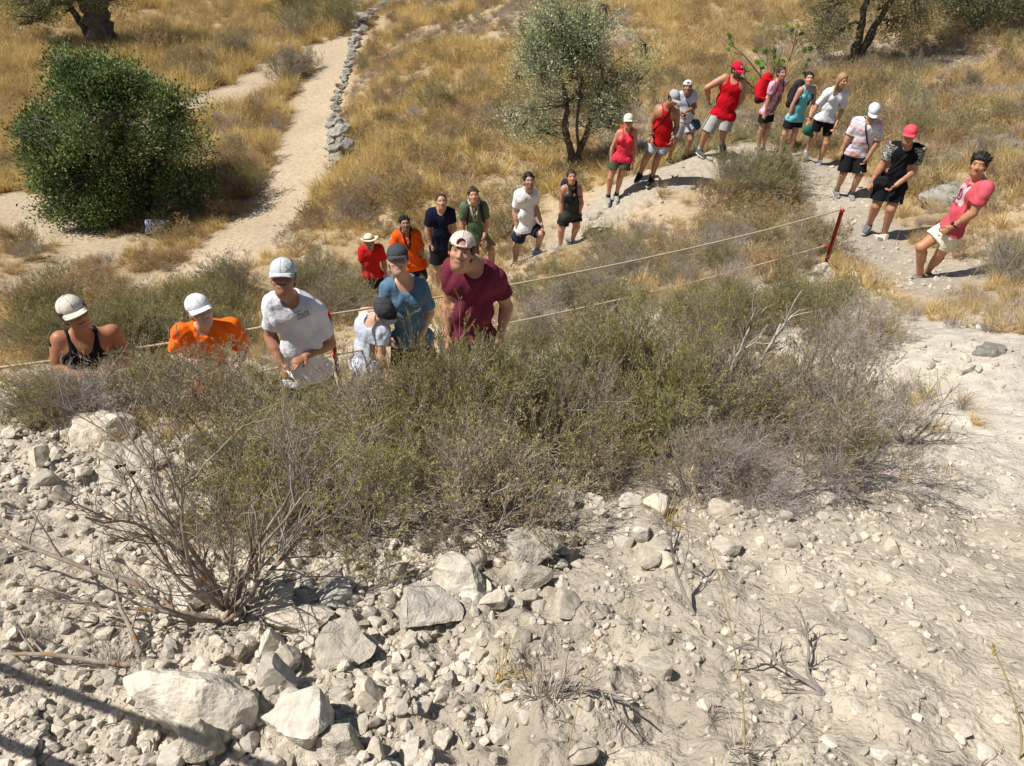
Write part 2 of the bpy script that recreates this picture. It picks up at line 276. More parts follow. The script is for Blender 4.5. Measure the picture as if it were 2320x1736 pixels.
# ------------------------------------------------------------------ signed distance fields and the people grown from them
class Fld:
    def __init__(s, lo, hi, h):
        s.h = h; s.lo = np.asarray(lo, float); s.n = np.maximum(((np.asarray(hi)-s.lo)/h).astype(int)+2, 4)
        s.A = np.full(s.n, .08, np.float32); s.ax = [s.lo[k]+h*np.arange(s.n[k]) for k in range(3)]
    def sub(s, lo, hi):
        a = np.clip(((np.asarray(lo)-s.lo)/s.h).astype(int), 0, s.n-1); b = np.clip(((np.asarray(hi)-s.lo)/s.h).astype(int)+2, 1, s.n)
        return tuple(slice(a[k], b[k]) for k in range(3))
    def pts(s, sl): return s.ax[0][sl[0]][:, None, None].astype(np.float32), s.ax[1][sl[1]][None, :, None].astype(np.float32), s.ax[2][sl[2]][None, None, :].astype(np.float32)
    def put(s, sl, d, k, op='u'):
        a = s.A[sl]
        if op == 'u':
            if k > 0: h = np.clip(.5+.5*(a-d)/k, 0, 1); s.A[sl] = a+(d-a)*h-k*h*(1-h)
            else: s.A[sl] = np.minimum(a, d)
        elif op == 's':
            if k > 0: h = np.clip(.5-.5*(a+d)/k, 0, 1); s.A[sl] = a+(-d-a)*h+k*h*(1-h)
            else: s.A[sl] = np.maximum(a, -d)
    def cap(s, a, b, ra, rb, k=.03, sq=None, op='u'):
        """rounded cone from a to b; sq = (axis, factor): thinner by factor along the axis"""
        a = np.asarray(a, float); b = np.asarray(b, float); R = max(ra, rb)+k+.03
        sl = s.sub(np.minimum(a, b)-R, np.maximum(a, b)+R); X, Y, Z = s.pts(sl)
        px, py, pz = X-a[0], Y-a[1], Z-a[2]; v = b-a
        if sq is not None:
            u, f = sq; u = unit(u); g = 1/f-1; c = (px*u[0]+py*u[1]+pz*u[2])*g; px, py, pz = px+c*u[0], py+c*u[1], pz+c*u[2]; v = v+u*(v @ u)*g
        L = v @ v+1e-9; t = np.clip((px*v[0]+py*v[1]+pz*v[2])/L, 0, 1)
        d = np.sqrt((px-t*v[0])**2+(py-t*v[1])**2+(pz-t*v[2])**2)-(ra+(rb-ra)*t)
        if sq is not None: d = d*(sq[1]**.5)
        s.put(sl, d, k, op)
    def ell(s, c, M, r, k=.02, op='u'):
        """ellipsoid, M rows = axes"""
        c = np.asarray(c, float); R = max(r)+k+.03; sl = s.sub(c-R, c+R); X, Y, Z = s.pts(sl); px, py, pz = X-c[0], Y-c[1], Z-c[2]
        q = [(px*M[i][0]+py*M[i][1]+pz*M[i][2]) for i in range(3)]
        k0 = np.sqrt(sum((q[i]/r[i])**2 for i in range(3)))+1e-6; k1 = np.sqrt(sum((q[i]/r[i]**2)**2 for i in range(3)))+1e-6
        s.put(sl, k0*(k0-1)/k1, k, op)
    def clip(s, p, n):      # keep the side where (x-p).n < 0
        X, Y, Z = s.pts((slice(None),)*3); s.A = np.maximum(s.A, (X-p[0])*n[0]+(Y-p[1])*n[1]+(Z-p[2])*n[2]).astype(np.float32)
    def surf(s):
        A = s.A; A[0] = A[-1] = .05; A[:, 0] = A[:, -1] = .05; A[:, :, 0] = A[:, :, -1] = .05
        I = A < 0; n = A.shape
        c = [I[i:n[0]-1+i, j:n[1]-1+j, k:n[2]-1+k] for i in (0, 1) for j in (0, 1) for k in (0, 1)]
        cnt = sum(x.astype(np.int8) for x in c); act = (cnt > 0) & (cnt < 8); idx = np.argwhere(act); m = len(idx)
        vid = np.full(act.shape, -1, np.int32); vid[act] = np.arange(m)
        off = np.array([(i, j, k) for i in (0, 1) for j in (0, 1) for k in (0, 1)])
        val = np.stack([A[idx[:, 0]+o[0], idx[:, 1]+o[1], idx[:, 2]+o[2]] for o in off], 1)
        P = np.zeros((m, 3)); W = np.zeros(m)
        for a in range(8):
            for b in range(a+1, 8):
                if np.abs(off[a]-off[b]).sum() != 1: continue
                va, vb = val[:, a], val[:, b]; e = (va < 0) != (vb < 0); t = np.where(e, va/np.where(e, va-vb, 1), 0)
                P += np.where(e[:, None], off[a]+t[:, None]*(off[b]-off[a]), 0); W += e
        V = s.lo+s.h*(idx+P/W[:, None]); Q = []
        for ax in range(3):
            o1, o2 = [(1, 2), (2, 0), (0, 1)][ax]
            sl0 = [slice(None)]*3; sl1 = [slice(None)]*3; sl0[ax] = slice(0, -1); sl1[ax] = slice(1, None)
            a, b = I[tuple(sl0)], I[tuple(sl1)]; e = np.argwhere(a != b); e = e[(e[:, o1] > 0) & (e[:, o2] > 0)]
            fl = a[e[:, 0], e[:, 1], e[:, 2]]
            def g(d1, d2): q = e.copy(); q[:, o1] -= d1; q[:, o2] -= d2; return vid[q[:, 0], q[:, 1], q[:, 2]]
            q = np.stack([g(1, 1), g(0, 1), g(0, 0), g(1, 0)], 1); q[~fl] = q[~fl][:, ::-1]; Q.append(q)
        return V, np.concatenate(Q)
def grad_noise(F, amp, dirs, seed):
    r = np.random.default_rng(seed); X, Y, Z = F.pts((slice(None),)*3); d = 0
    for f in dirs:
        v = r.normal(size=3); v = v/np.linalg.norm(v)*f; w = r.normal(size=3)*f*.25; ph = r.random(2)*6
        d = d+np.sin(X*v[0]+Y*v[1]+Z*v[2]+ph[0]+1.3*np.sin(X*w[0]+Y*w[1]+Z*w[2]+ph[1]))*(14./f)
    F.A = (F.A+amp*d).astype(np.float32)

def folds(F, amp, waves, up, r, fwd, seed):
    q = np.random.default_rng(seed); X, Y, Z = F.pts((slice(None),)*3); d = 0
    for f in waves:
        a = q.uniform(0, 6.28); v = unit(r*math.cos(a)+fwd*math.sin(a)+up*q.normal()*.45)*f; w = q.normal(size=3)*f*.22; ph = q.random(2)*6
        s_ = np.sin(X*v[0]+Y*v[1]+Z*v[2]+ph[0]+1.5*np.sin(X*w[0]+Y*w[1]+Z*w[2]+ph[1])); d = d+(1-2*np.abs(s_))*(22./f)
    F.A = (F.A+amp*d).astype(np.float32)
def rot(axis, ang, v):
    axis = unit(axis); c, s = math.cos(ang), math.sin(ang); return v*c+np.cross(axis, v)*s+axis*(axis @ v)*(1-c)
M_skin = mat('skin', (1, 1, 1), .48, .07, 40, .15, 300, attr=True, bdist=.001, spec=.4)
M_hair = mat('hair', (1, 1, 1), .5, .35, 60, .9, 220, attr=True, bdist=.004, spec=.35)
M_sole = mat('shoe_rubber', (.25, .25, .25), .7, .2, 30)
M_eye = mat('eyeglass', (.012, .012, .014), .15, 0, 1, 0, spec=.6)
M_plas = mat('plastic_black', (.015, .015, .017), .45, .1, 20, .1)
HAIRC = dict(black=(.012, .009, .008), brown=(.07, .042, .025), dark=(.035, .023, .016), blond=(.36, .22, .10), red=(.12, .05, .02), grey=(.3, .28, .26))
NEAR = {1, 2, 3, 4, 5, 6}
def head_frame(i, S):
    W = JW[i]; n = W['n_']; r = W['r_']
    f = rot(np.array([0, 0, 1.]), math.radians(S.get('yaw', 0)), n); f = unit(f)     # + turns to image right
    side = unit(np.cross(np.array([0, 0, 1.]), f)); f = rot(side, -math.radians(S.get('pitch', 20)), f)
    u = np.cross(f, side)*1.; u = unit(u)
    ro = math.radians(S.get('roll', 0)); u2 = rot(f, ro, u); side = rot(f, ro, side)
    return f, u2, side     # forward, up, image-right
def limb_frames(W):
    up = unit(W['n']-W['hip']); r = unit(W['sR']-W['sL']); r = unit(r-up*(r @ up)); return up, r, unit(np.cross(r, up))
def build_person(i, S):
    W = JW[i]; sc = W['sc']*S.get('bulk', 1.); s0 = W['sc']; h = .006 if i in NEAR else .0095
    up, r, fwd = limb_frames(W); neck, hip = W['n'], W['hip']
    base = np.array([(W['aL'][0]+W['aR'][0])/2, (W['aL'][1]+W['aR'][1])/2, min(W['fz'].values())])
    root = empty('person', tuple(base)); tag(root, S['label'], 'person', 'hikers standing in a line on the hillside trail')
    girl = S.get('girl', False); hcol = HAIRC[S.get('hair', 'dark')]; skc = np.array(S.get('skin', (.42, .235, .15)))*1.12
    hipw = .086*s0*(1.1 if girl else 1.)*S.get('bulk', 1.); zc = hip+up*.03*s0
    HL = hip-r*hipw*.95-up*.005; HR = hip+r*hipw*.95-up*.005
    chest = neck-up*.16*s0; belly = hip+(neck-hip)*.38
    ch_r = (.106 if girl else .122)*sc
    sh = {'L': W['sL'], 'R': W['sR']}
    allp = np.array([W[k] for k in ('h', 'n', 'sL', 'sR', 'hip', 'eL', 'wL', 'eR', 'wR', 'kL', 'kR', 'aL', 'aR')])
    lo, hi = allp.min(0)-.27, allp.max(0)+.27
    hf, hu, hr = head_frame(i, S); hs = (s0**.35)*.98; Hc = W['h']+hu*(-.0)
    def torso(F, inf=0., k=.05, flare=0.):
        F.cap(HL, HR, .086*sc+inf+flare, .086*sc+inf+flare, k, (fwd, .95))
        F.cap(belly-r*.045*sc, belly+r*.045*sc, (.082 if girl else .102)*sc*S.get('belly', 1)+inf+flare*.5, (.082 if girl else .102)*sc*S.get('belly', 1)+inf+flare*.5, k, (fwd, .85))
        F.cap(chest-r*.065*sc, chest+r*.065*sc, ch_r*.92+inf, ch_r*.92+inf, k, (fwd, .80))
        F.cap(hip+up*.05, chest, (.098 if girl else .112)*sc+inf+flare*.6, (.10 if girl else .112)*sc+inf, k, (fwd, .85))
        if girl:
            for q in (-1, 1): F.cap(chest+fwd*.07*sc+r*q*.062*sc-up*.03, chest+fwd*.075*sc+r*q*.065*sc-up*.04, .052*sc+inf, .05*sc+inf, .04)
        else:
            for q in (-1, 1): F.cap(chest+fwd*.03*sc+r*q*.03*sc, chest+fwd*.028*sc+r*q*.08*sc, .075*sc+inf, .065*sc+inf, .05, (fwd, .8))
        for q in 'LR':
            F.cap(neck-up*.05*s0, sh[q]-up*.01, .054*sc+inf*.8, .045*sc+inf*.8, k)
            F.cap(chest+up*.02, sh[q]-up*.05, .075*sc+inf, .048*sc+inf, k, (fwd, .85))
    AR = (.047 if girl else .056)*sc
    def arms(F, inf=0., frac=1., k=.03):
        for q in 'LR':
            s_, e, w_ = W['s'+q], W['e'+q], W['w'+q]
            if frac < 1: F.cap(s_, s_+(e-s_)*frac, AR+.004+inf, AR*.98+inf, k)
            else:
                F.cap(s_, e, AR, AR*.78, k); F.cap(s_+(e-s_)*.3, s_+(e-s_)*.6, AR*.98, AR*.9, .02)
                F.cap(e, w_, AR*.76, AR*.50, .015); F.cap(e+(w_-e)*.15, e+(w_-e)*.4, AR*.84, AR*.74, .02)
    TH = (.083 if not girl else .082)*sc
    def legs(F, inf=0., frac=1., k=.03, flare=0.):
        for q, H in (('L', HL), ('R', HR)):
            K, A = W['k'+q], W['a'+q]
            if frac < 1: E_ = H+(K-H)*frac; F.cap(H, E_, TH*1.12+inf, TH*.92+inf+flare, k)
            else:
                F.cap(H, K, TH*1.12, TH*.68, k); F.cap(K, A, TH*.64, TH*.42, .02)
                cb = unit(-fwd-(K-A)*0); F.cap(K+(A-K)*.18+cb*.016, K+(A-K)*.45+cb*.012, TH*.68, TH*.58, .02); F.cap(K+fwd*.012, K+fwd*.012+(A-K)*.03, TH*.55, TH*.5, .02)
    # ---- body: one continuous surface with head, face, hands
    F_ = Fld(lo, hi, h); torso(F_); arms(F_); legs(F_)
    nb = Hc-hu*.09*hs-hf*.02; F_.cap(neck-up*.03, nb, (.050 if girl else .058)*s0, (.048 if girl else .056)*s0, .025)
    HM = [hr, hf, hu]
    def hp(x, y, z): return Hc+hs*(hr*x+hf*y+hu*z)
    F_.ell(hp(0, -.012, .035), HM, [.076*hs, .095*hs, .090*hs], .02)
    F_.ell(hp(0, .018, -.035), HM, [.064*hs, .070*hs, .088*hs], .03)
    F_.ell(hp(0, .048, -.088), HM, [.030*hs, .030*hs, .026*hs], .025)
    F_.cap(hp(-.035, .066, .030), hp(.035, .066, .030), .016*hs, .016*hs, .015)
    F_.cap(hp(0, .080, .018), hp(0, .100, -.020), .009*hs, .015*hs, .008)
    F_.cap(hp(-.014, .088, -.022), hp(.014, .088, -.022), .010*hs, .010*hs, .008)
    for q in (-1, 1):
        F_.ell(hp(q*.030, .094, .014), HM, [.017*hs, .014*hs, .011*hs], .010, 's')
        F_.ell(hp(q*.040, .058, -.020), HM, [.024*hs, .024*hs, .022*hs], .015)
        F_.ell(hp(q*.077, -.006, -.002), HM, [.010*hs, .020*hs, .032*hs], .006)
    F_.cap(hp(-.018, .078, -.050), hp(.018, .078, -.050), .011*hs, .011*hs, .008)
    # hands
    fist = S.get('fist', 'LR')
    for q in 'LR':
        w_ = W['w'+q]; e = W['e'+q]; d = unit(w_-e); tgt = S.get('hand'+q)
        if tgt is not None: d = unit(d+np.asarray(tgt[0])*1.*r+np.asarray(tgt[1])*fwd+np.asarray(tgt[2])*up)
        side = unit(np.cross(d, r) if abs(d @ r) < .8 else np.cross(d, up)); side = unit(np.cross(side, d)); pn = np.cross(d, side)   # side: across the knuckles, pn: palm normal
        if pn @ fwd > 0: pn = -pn
        side = unit(fwd*.75+r*(.3 if q == 'L' else -.3)); side = unit(side-d*(side @ d)); pn = unit(np.cross(d, side)); inw = r*(1 if q == 'L' else -1)
        if pn @ inw < 0: pn = -pn
        z = s0; p0 = w_+d*.01; p1 = w_+d*.085*z
        F_.cap(p0, p1, .026*z, .036*z, .012, (pn, .42))
        for f, (o, L) in enumerate(((.028, .070), (.010, .080), (-.008, .075), (-.026, .060))):
            b0 = w_+d*.080*z+side*o*z; cu = .35+.1*f; b1 = b0+(d*math.cos(cu)+pn*math.sin(cu))*L*.5*z; b2 = b1+(d*math.cos(cu*2.4)+pn*math.sin(cu*2.4))*L*.5*z
            F_.cap(b0, b1, .0095*z, .009*z, .003); F_.cap(b1, b2, .009*z, .0075*z, .003)
        t0 = w_+d*.025*z+side*.024*z; t1 = t0+(d*.7+side*.6+pn*.25)*.036*z; t2 = t1+(d*.9+side*.15+pn*.3)*.030*z
        F_.cap(t0, t1, .013*z, .011*z, .006); F_.cap(t1, t2, .011*z, .008*z, .003)
    # feet inside the shoes
    V, Q = F_.surf()
    # colours painted by place on the head: lips, brows, eyes, beard
    c = np.tile(skc, (len(V), 1)); n1 = fbm(V[:, 0]*6, V[:, 1]*6, V[:, 2]*6, oct=2)[:, None]; c = c*(1+.08*n1)
    q = (V-Hc)/hs; hx, hy, hz = q @ hr, q @ hf, q @ hu; face = (hy > .03) & (np.abs(hx) < .075) & (np.abs(hz) < .125)
    c[(np.abs(V-Hc).max(1) < .2) & (hz < .1)] *= 1.03
    hc = np.array(hcol); beard = S.get('beard', 0)
    if beard:
        bz = (face | (np.abs(hx) < .08)) & (hz < -.028+.35*np.maximum(.0, np.abs(hx)-.03)) & (hz > -.125) & (hy > -.0) & ~((np.abs(hx) < .02) & (hz > -.036))
        c[bz] = c[bz]*(1-beard)+np.array(S.get('beardc', hcol))*beard
    elif S.get('must'):
        bz = face & (hz < -.026) & (hz > -.042) & (np.abs(hx) < .03); c[bz] = c[bz]*.3+hc*.7
    sm = S.get('smile', 0); lz = -.050+sm*6*hx**2
    lip = face & (np.abs(hx) < .027) & (np.abs(hz-lz) < .0095); c[lip] = c[lip]*.45+np.array([.36, .10, .085])*.55
    th = face & (np.abs(hx) < .021) & (np.abs(hz-lz) < .0042)
    if sm: c[th] = (.42, .34, .29)
    else: c[th] = c[th]*.4
    for sg in (-1, 1):
        ex = np.abs(hx-sg*.030); c[face & (ex < .022) & (np.abs(hz-.036-.1*(.02-ex)) < .0055)] = hc*1.2+skc*.12
        e_ = face & ((ex/.0155)**2+((hz-.013)/.0070)**2 < 1); c[e_] = skc*.35; c[e_ & (ex > .0055)] = (.34, .27, .23); c[e_ & (hz > .0165)] = hc
    bodyo = link('body', mesh_np('body', V-base, Q, [M_skin], True, c), root)
    # ---- clothes
    def field(h2=None): return Fld(lo, hi, h2 or (.0075 if i in NEAR else .0105))
    def fin(F, name, m, col=None, parent=None, label=None):
        V, Q = F.surf()
        if not len(V): return None
        o = link(name, mesh_np(name, V-base, Q, [m], True, np.tile(np.array(col if col is not None else (1, 1, 1)), (len(V), 1))), parent or root)
        if label: o['label'] = label
        return o
    top = S['top']; kind = top[0]; tcol = top[1]; tm = top[2] if len(top) > 2 else fabric(tcol)
    hem = hip-up*(S.get('hem', .04)); hn = unit(-up*1.0)
    G = field()
    if kind == 'tee':
        torso(G, .011, .05, S.get('flare', .010)+.006); arms(G, .012, S.get('sleeve', .62))
        sl_end = S.get('sleeve', .62)
    else:
        torso(G, .009, .05, S.get('flare', .008)+.014)
    grad_noise(G, .0015, (14, 22, 45), i*3+1); folds(G, .0036 if kind == 'tee' else .0022, (20, 29, 40, 58), up, r, fwd, i*3+2)
    G.clip(hem, -up)
    nr = S.get('neck', .072)*s0
    G.cap(neck+up*.02+fwd*.01, neck+up*.12+fwd*.03, nr, nr*1.3, .01, None, 's')
    G.cap(neck-up*.025+fwd*.05, neck-up*.02+fwd*.15, nr*.80, nr*.95, .01, None, 's')
    if kind != 'tee':      # sleeveless: cut away the shoulders, keep straps
        st = S.get('strap', .085)
        for q, sg in (('L', -1), ('R', 1)):
            sw = np.linalg.norm(sh[q]-neck); rad_ = max(.05, sw-.098*s0)
            for dz in (.03, 0., -.035, -.07):
                c0 = sh[q]+r*sg*.012*(1+2*(dz < -.05))+up*dz; G.cap(c0-fwd*.22, c0+fwd*.22, rad_*(1 if dz > -.05 else .85), rad_*(1 if dz > -.05 else .85), .006, None, 's')
        if S.get('deep'):
            G.cap(neck-up*.02+fwd*.08, neck-up*S['deep']+fwd*.16, .085*s0, .05*s0, .015, None, 's')
    else:
        for q in 'LR':
            s_, e = W['s'+q], W['e'+q]; d = unit(e-s_); p = s_+(e-s_)*sl_end
            sl = G.sub(p-.14, p+.14); X, Y, Z = G.pts(sl); dd = (X-p[0])*d[0]+(Y-p[1])*d[1]+(Z-p[2])*d[2]
            rr = np.sqrt(np.maximum((X-p[0])**2+(Y-p[1])**2+(Z-p[2])**2-dd**2, 0)); ok = (rr < AR+.045) & (dd > -.01)
            G.A[sl] = np.where(ok, np.maximum(G.A[sl], dd), G.A[sl])
    shirt = fin(G, {'tee': 't_shirt', 'tank': 'tank_top'}[kind], tm)
    if S.get('camo'):
        for q in 'LR':
            G2 = field(); s_, e = W['s'+q], W['e'+q]; d = unit(e-s_)
            G2.cap(s_-d*.03, s_+(e-s_)*.66, AR+.034, AR*.92+.026, .02); G2.clip(s_+(e-s_)*.64, d); G2.clip(s_-d*.045, -d)
            fin(G2, 'sleeve', S['camo'], label='black and grey zebra camouflage sleeve')
    if S.get('collar'):
        pass
    # shorts / trousers
    bt = S.get('bottom', ('shorts', (.03, .03, .035), .62)); G = field(); G.cap(HL, HR, .086*sc+.009, .086*sc+.009, .03, (fwd, .95)); G.cap(hip+up*.02, hip+up*.11, .110*sc+.008, .108*sc+.008, .03, (fwd, .88))
    legs(G, .006, bt[2], .03, S.get('legflare', .018)+.012); grad_noise(G, .0018, (18, 30, 45), i*5+2)
    for q, H in (('L', HL), ('R', HR)):
        K = W['k'+q]; d = unit(K-H); p = H+(K-H)*bt[2]; sl = G.sub(p-.17, p+.17); X, Y, Z = G.pts(sl); dd = (X-p[0])*d[0]+(Y-p[1])*d[1]+(Z-p[2])*d[2]
        rr = np.sqrt(np.maximum((X-p[0])**2+(Y-p[1])**2+(Z-p[2])**2-dd**2, 0)); ok = (rr < TH+.055) & (dd > -.01); G.A[sl] = np.where(ok, np.maximum(G.A[sl], dd), G.A[sl])
    G.clip(hip+up*.10, up)
    fin(G, 'shorts', bt[3] if len(bt) > 3 else fabric(bt[1]))
    # shoes and socks
    scol = S.get('shoe', (.2, .2, .2)); sm_ = fabric(scol)
    for q in 'LR':
        A = W['a'+q]; K = W['k'+q]; gz = W['fz'][q]; to = S.get('toe', 0); f = rot(np.array([0, 0, 1.]), math.radians(to+S.get('toe'+q, 0)), W['n_']); f = np.array([f[0], f[1], 0]); f = unit(f)
        foot0 = np.array([A[0], A[1], gz]); G = Fld(foot0-[.3, .3, .03], foot0+[.3, .3, .2], .008)
        z = s0*.98; c0 = foot0-f*.045*z+[0, 0, .045*z]; c1 = foot0+f*.150*z+[0, 0, .034*z]; sd = np.cross([0, 0, 1], f)
        G.cap(c0, foot0+f*.05*z+[0, 0, .052*z], .044*z, .046*z, .02); G.cap(foot0+f*.05*z+[0, 0, .045*z], c1, .046*z, .034*z, .02); G.cap(foot0-f*.01+[0, 0, .06*z], A+(K-A)*.03, .048*z, .048*z, .02)
        G.clip(foot0+[0, 0, .012], np.array([0, 0, -1.])); G.clip(A+(K-A)*.03, unit(K-A))
        so = fin(G, 'shoe', sm_)
        G = Fld(foot0-[.3, .3, .05], foot0+[.3, .3, .1], .008); G.cap(foot0-f*.048*z, foot0+f*.04*z, .046*z, .047*z, .01, (np.array([0, 0, 1.]), .5)); G.cap(foot0+f*.05*z, foot0+f*.152*z, .047*z, .037*z, .01, (np.array([0, 0, 1.]), .5))
        G.A = np.maximum(G.A, G.pts((slice(None),)*3)[2]*np.ones_like(G.A)-(gz+.022)); so2 = fin(G, 'sole', fabric(S.get('sole', (.45, .45, .43))), parent=so)
        if S.get('sock', (.6, .6, .6)) and 'kL' in PP[i][3]:
            G = Fld(A-.15, A+.15+np.abs(K-A)*.3, .009); e = A+(K-A)*S.get('sockh', .16); G.cap(A, e, TH*.42+.008, TH*.44+.009, .01); G.clip(e, unit(K-A)); fin(G, 'sock', fabric(S.get('sock', (.6, .6, .6))))
    # hair
    def hfield(x=.2, hh=None): return Fld(Hc-x, Hc+x, hh or (.006 if i in NEAR else .008))
    hst = S.get('hairstyle', 'short')
    cap_on = bool(S.get('cap')); G = hfield(.24); th_ = dict(short=.009, crop=.005, curly=.018, long=.014, bun=.010)[hst]
    G.ell(hp(0, -.014, .037), HM, [(.076+th_)*hs, (.093+th_)*hs, (.090+th_)*hs], .01)
    G.ell(hp(0, -.05, -.02), HM, [(.066+th_)*hs, (.05+th_)*hs, .075*hs], .03)
    grad_noise(G, .004 if hst in ('short', 'curly') and not S.get('cap') else .0015, (60, 75, 110, 150), i+50)
    # cut the face out (hairline)
    if hst in ('short', 'curly') and not cap_on:
        rr_ = np.random.default_rng(i); 
        for _ in range(120):
            a_ = rr_.normal(size=3); a_[2] = abs(a_[2])*.9+.15; a_[1] -= .2; a_ = unit(a_); p_ = hp(a_[0]*.078, -.014+a_[1]*.095, .037+a_[2]*.092); q_ = p_+(hr*a_[0]+hf*(a_[1]+.25)+hu*(a_[2]+.3)+rr_.normal(size=3)*.55)*(.016 if hst == 'short' else .020); G.cap(p_, q_, .011, .006, .008)
    hl = S.get('hairline', .090); [G.cap(hp(xx, .125, hl-.080), hp(xx, .12, -.12), .085*hs, .085*hs, .004, None, 's') for xx in (-.035, 0, .035)]; G.cap(hp(0, .06, hl-.105), hp(0, .075, -.15), .077*hs, .08*hs, .004, None, 's')
    G.cap(hp(-.12, .055, -.05), hp(.12, .055, -.05), .06*hs, .06*hs, .004, None, 's')
    if hst in ('short', 'crop', 'curly', 'bun'): G.clip(hp(0, -.05, -.062), -hu)
    if hst == 'long':
        dn = unit(-up*.9+hf*.0); bk = hp(0, -.075, -.02); G.cap(bk, bk+dn*.20, .055, .05, .03, (hf, .6))
        for q in (-1, 1): a = hp(q*.072, -.02, .0); G.cap(a, a+dn*.13, .022, .024, .02); G.cap(a+dn*.12, a+dn*.24+fwd*.04, .024, .014, .02)
    if hst == 'bun': G.ell(hp(0, -.09, .115), HM, [.036, .036, .034], .02)
    if S.get('cap'): G.clip(hp(0, 0, .062), hu)
    if S.get('hairvis', True): fin(G, 'hair', M_hair, hcol)
    if S.get('pony'): G = hfield(.32); a = hp(0, -.1, .0); G.cap(a, a-up*.1-fwd*.02, .03, .035, .02); G.cap(a-up*.1, a-up*.24+r*.03, .033, .012, .02); fin(G, 'ponytail', M_hair, hcol)
    # headgear
    cp = S.get('cap')
    if cp:
        ccol = cp[1]; cm = fabric(ccol); back = cp[0] == 'back'; cf = -hf if back else hf
        tilt = math.radians(cp[2] if len(cp) > 2 else 6); cu = rot(hr, tilt if not back else -tilt*.5, hu); cfw = unit(cf-cu*(cf @ cu))
        G = hfield(); oc = hp(0, -.008, .056); CM = [hr, cfw, cu]
        G.ell(oc, CM, [.088*hs, .104*hs, .088*hs], .005); grad_noise(G, .0007, (40, 60, 90), i+9); G.clip(oc+cu*(-.012)*hs, -cu)
        if cp[0] == 'beanie': G.ell(hp(0, -.03, .085), CM, [.088*hs, .098*hs, .072*hs], .02)
        if cp[0] == 'back':   # strap opening above the forehead
            a = oc+hf*.10*hs+cu*.012; G.cap(a-hf*.04, a+hf*.05, .030*hs, .030*hs, .003, None, 's')
        cap = fin(G, 'straw_hat' if cp[0] == 'straw' else 'cap', cm)
        g = Geo(); NU, NV = 21, 6
        if cp[0] == 'straw':
            NU, NV = 41, 5; a = np.linspace(-math.pi, math.pi, NU); rr = np.linspace(.085, .165, NV)
            P = np.array([[oc-cu*.012+hr*(math.sin(t)*q*.92)+cfw*(math.cos(t)*q*1.05)+cu*(.03*abs(math.sin(t))**2*(q-.085)/.08-.012*abs(math.cos(t))*(q-.085)/.08) for q in rr] for t in a])
        elif back:
            a = np.linspace(-1, 1, NU); P = np.array([[oc-cu*.010+cfw*(.100*math.cos(t*1.15)+q*.062*(1-.35*t*t))*hs+hr*.088*math.sin(t*1.15)*hs*(1-.0*q)-cu*(.014*q+.012*t*t*q) for q in np.linspace(0, 1, NV)] for t in a])
        else:
            a = np.linspace(-1, 1, NU); P = np.array([[oc-cu*.010+cfw*(.100*math.cos(t*1.25)+q*.070*(1-.55*t*t))*hs+hr*.089*math.sin(t*1.25)*hs*(1-.05*q)-cu*(.014*q+.022*t*t*q) for q in np.linspace(0, 1, NV)] for t in a])
        th2 = .004
        for s_ in (1,):
            T = P+cu*th2/2; B = P-cu*th2/2; nT = NU*NV; Vv = np.concatenate([T.reshape(-1, 3), B.reshape(-1, 3)])
            I = np.arange(NU*NV).reshape(NU, NV); Qs = np.stack([I[:-1, :-1], I[1:, :-1], I[1:, 1:], I[:-1, 1:]], -1).reshape(-1, 4)
            rim = np.concatenate([I[:, -1]]); R_ = np.stack([rim[:-1], rim[1:], rim[1:]+nT, rim[:-1]+nT], 1)
            ends = [[I[0, j], I[0, j+1], I[0, j+1]+nT, I[0, j]+nT] for j in range(NV-1)]+[[I[-1, j+1], I[-1, j], I[-1, j]+nT, I[-1, j+1]+nT] for j in range(NV-1)]
            g.add(Vv-base, np.concatenate([Qs[:, ::-1], Qs+nT, R_, np.array(ends)]))
        link('brim', g.mesh('brim', [cm if not S.get('brimc') else fabric(S['brimc'])]), cap)
        if cp[0] == 'back':
            g = Geo(); a = np.linspace(-.42, .42, 9); pts = [oc-cu*.006-base+hf*(.1075*math.cos(t))*hs+hr*.0915*math.sin(t)*hs for t in a]; tube(g, pts, .007, 6); link('strap', g.mesh('strap', [cm]), cap)
        if cp[0] in ('cap', 'back') and i in NEAR:
            g = Geo()
            for am in np.arange(6)*math.pi/3+math.pi/6*0:
                pts = [oc-base+(CM[0]*math.sin(am)*.0885*math.cos(e)+CM[1]*math.cos(am)*.1045*math.cos(e)+CM[2]*.0885*math.sin(e))*hs for e in np.linspace(-.05 if not (back and abs(math.cos(am)+1) < .3) else .5, math.pi/2, 12)]; tube(g, pts, .0016, 4)
            link('seam', g.mesh('seam', [fabric(tuple(np.array(ccol)*.6))]), cap)
        if cp[0] in ('cap',):
            g = Geo(); tp = oc+cu*.088*hs; tube(g, [tp-base-cu*.003, tp-base+cu*.004], [.007, .005], 8); link('button', g.mesh('button', [cm]), cap)
        if cp[0] == 'straw':
            g = Geo(); a = np.linspace(-math.pi, math.pi, 33); tube(g, [oc-base+cu*.004+cfw*.106*hs*math.cos(t)+hr*.0905*hs*math.sin(t) for t in a], .008, 6); link('band', g.mesh('band', [fabric((.12, .08, .05))]), cap)
        S['_cap'] = (cap, oc, CM, hs)
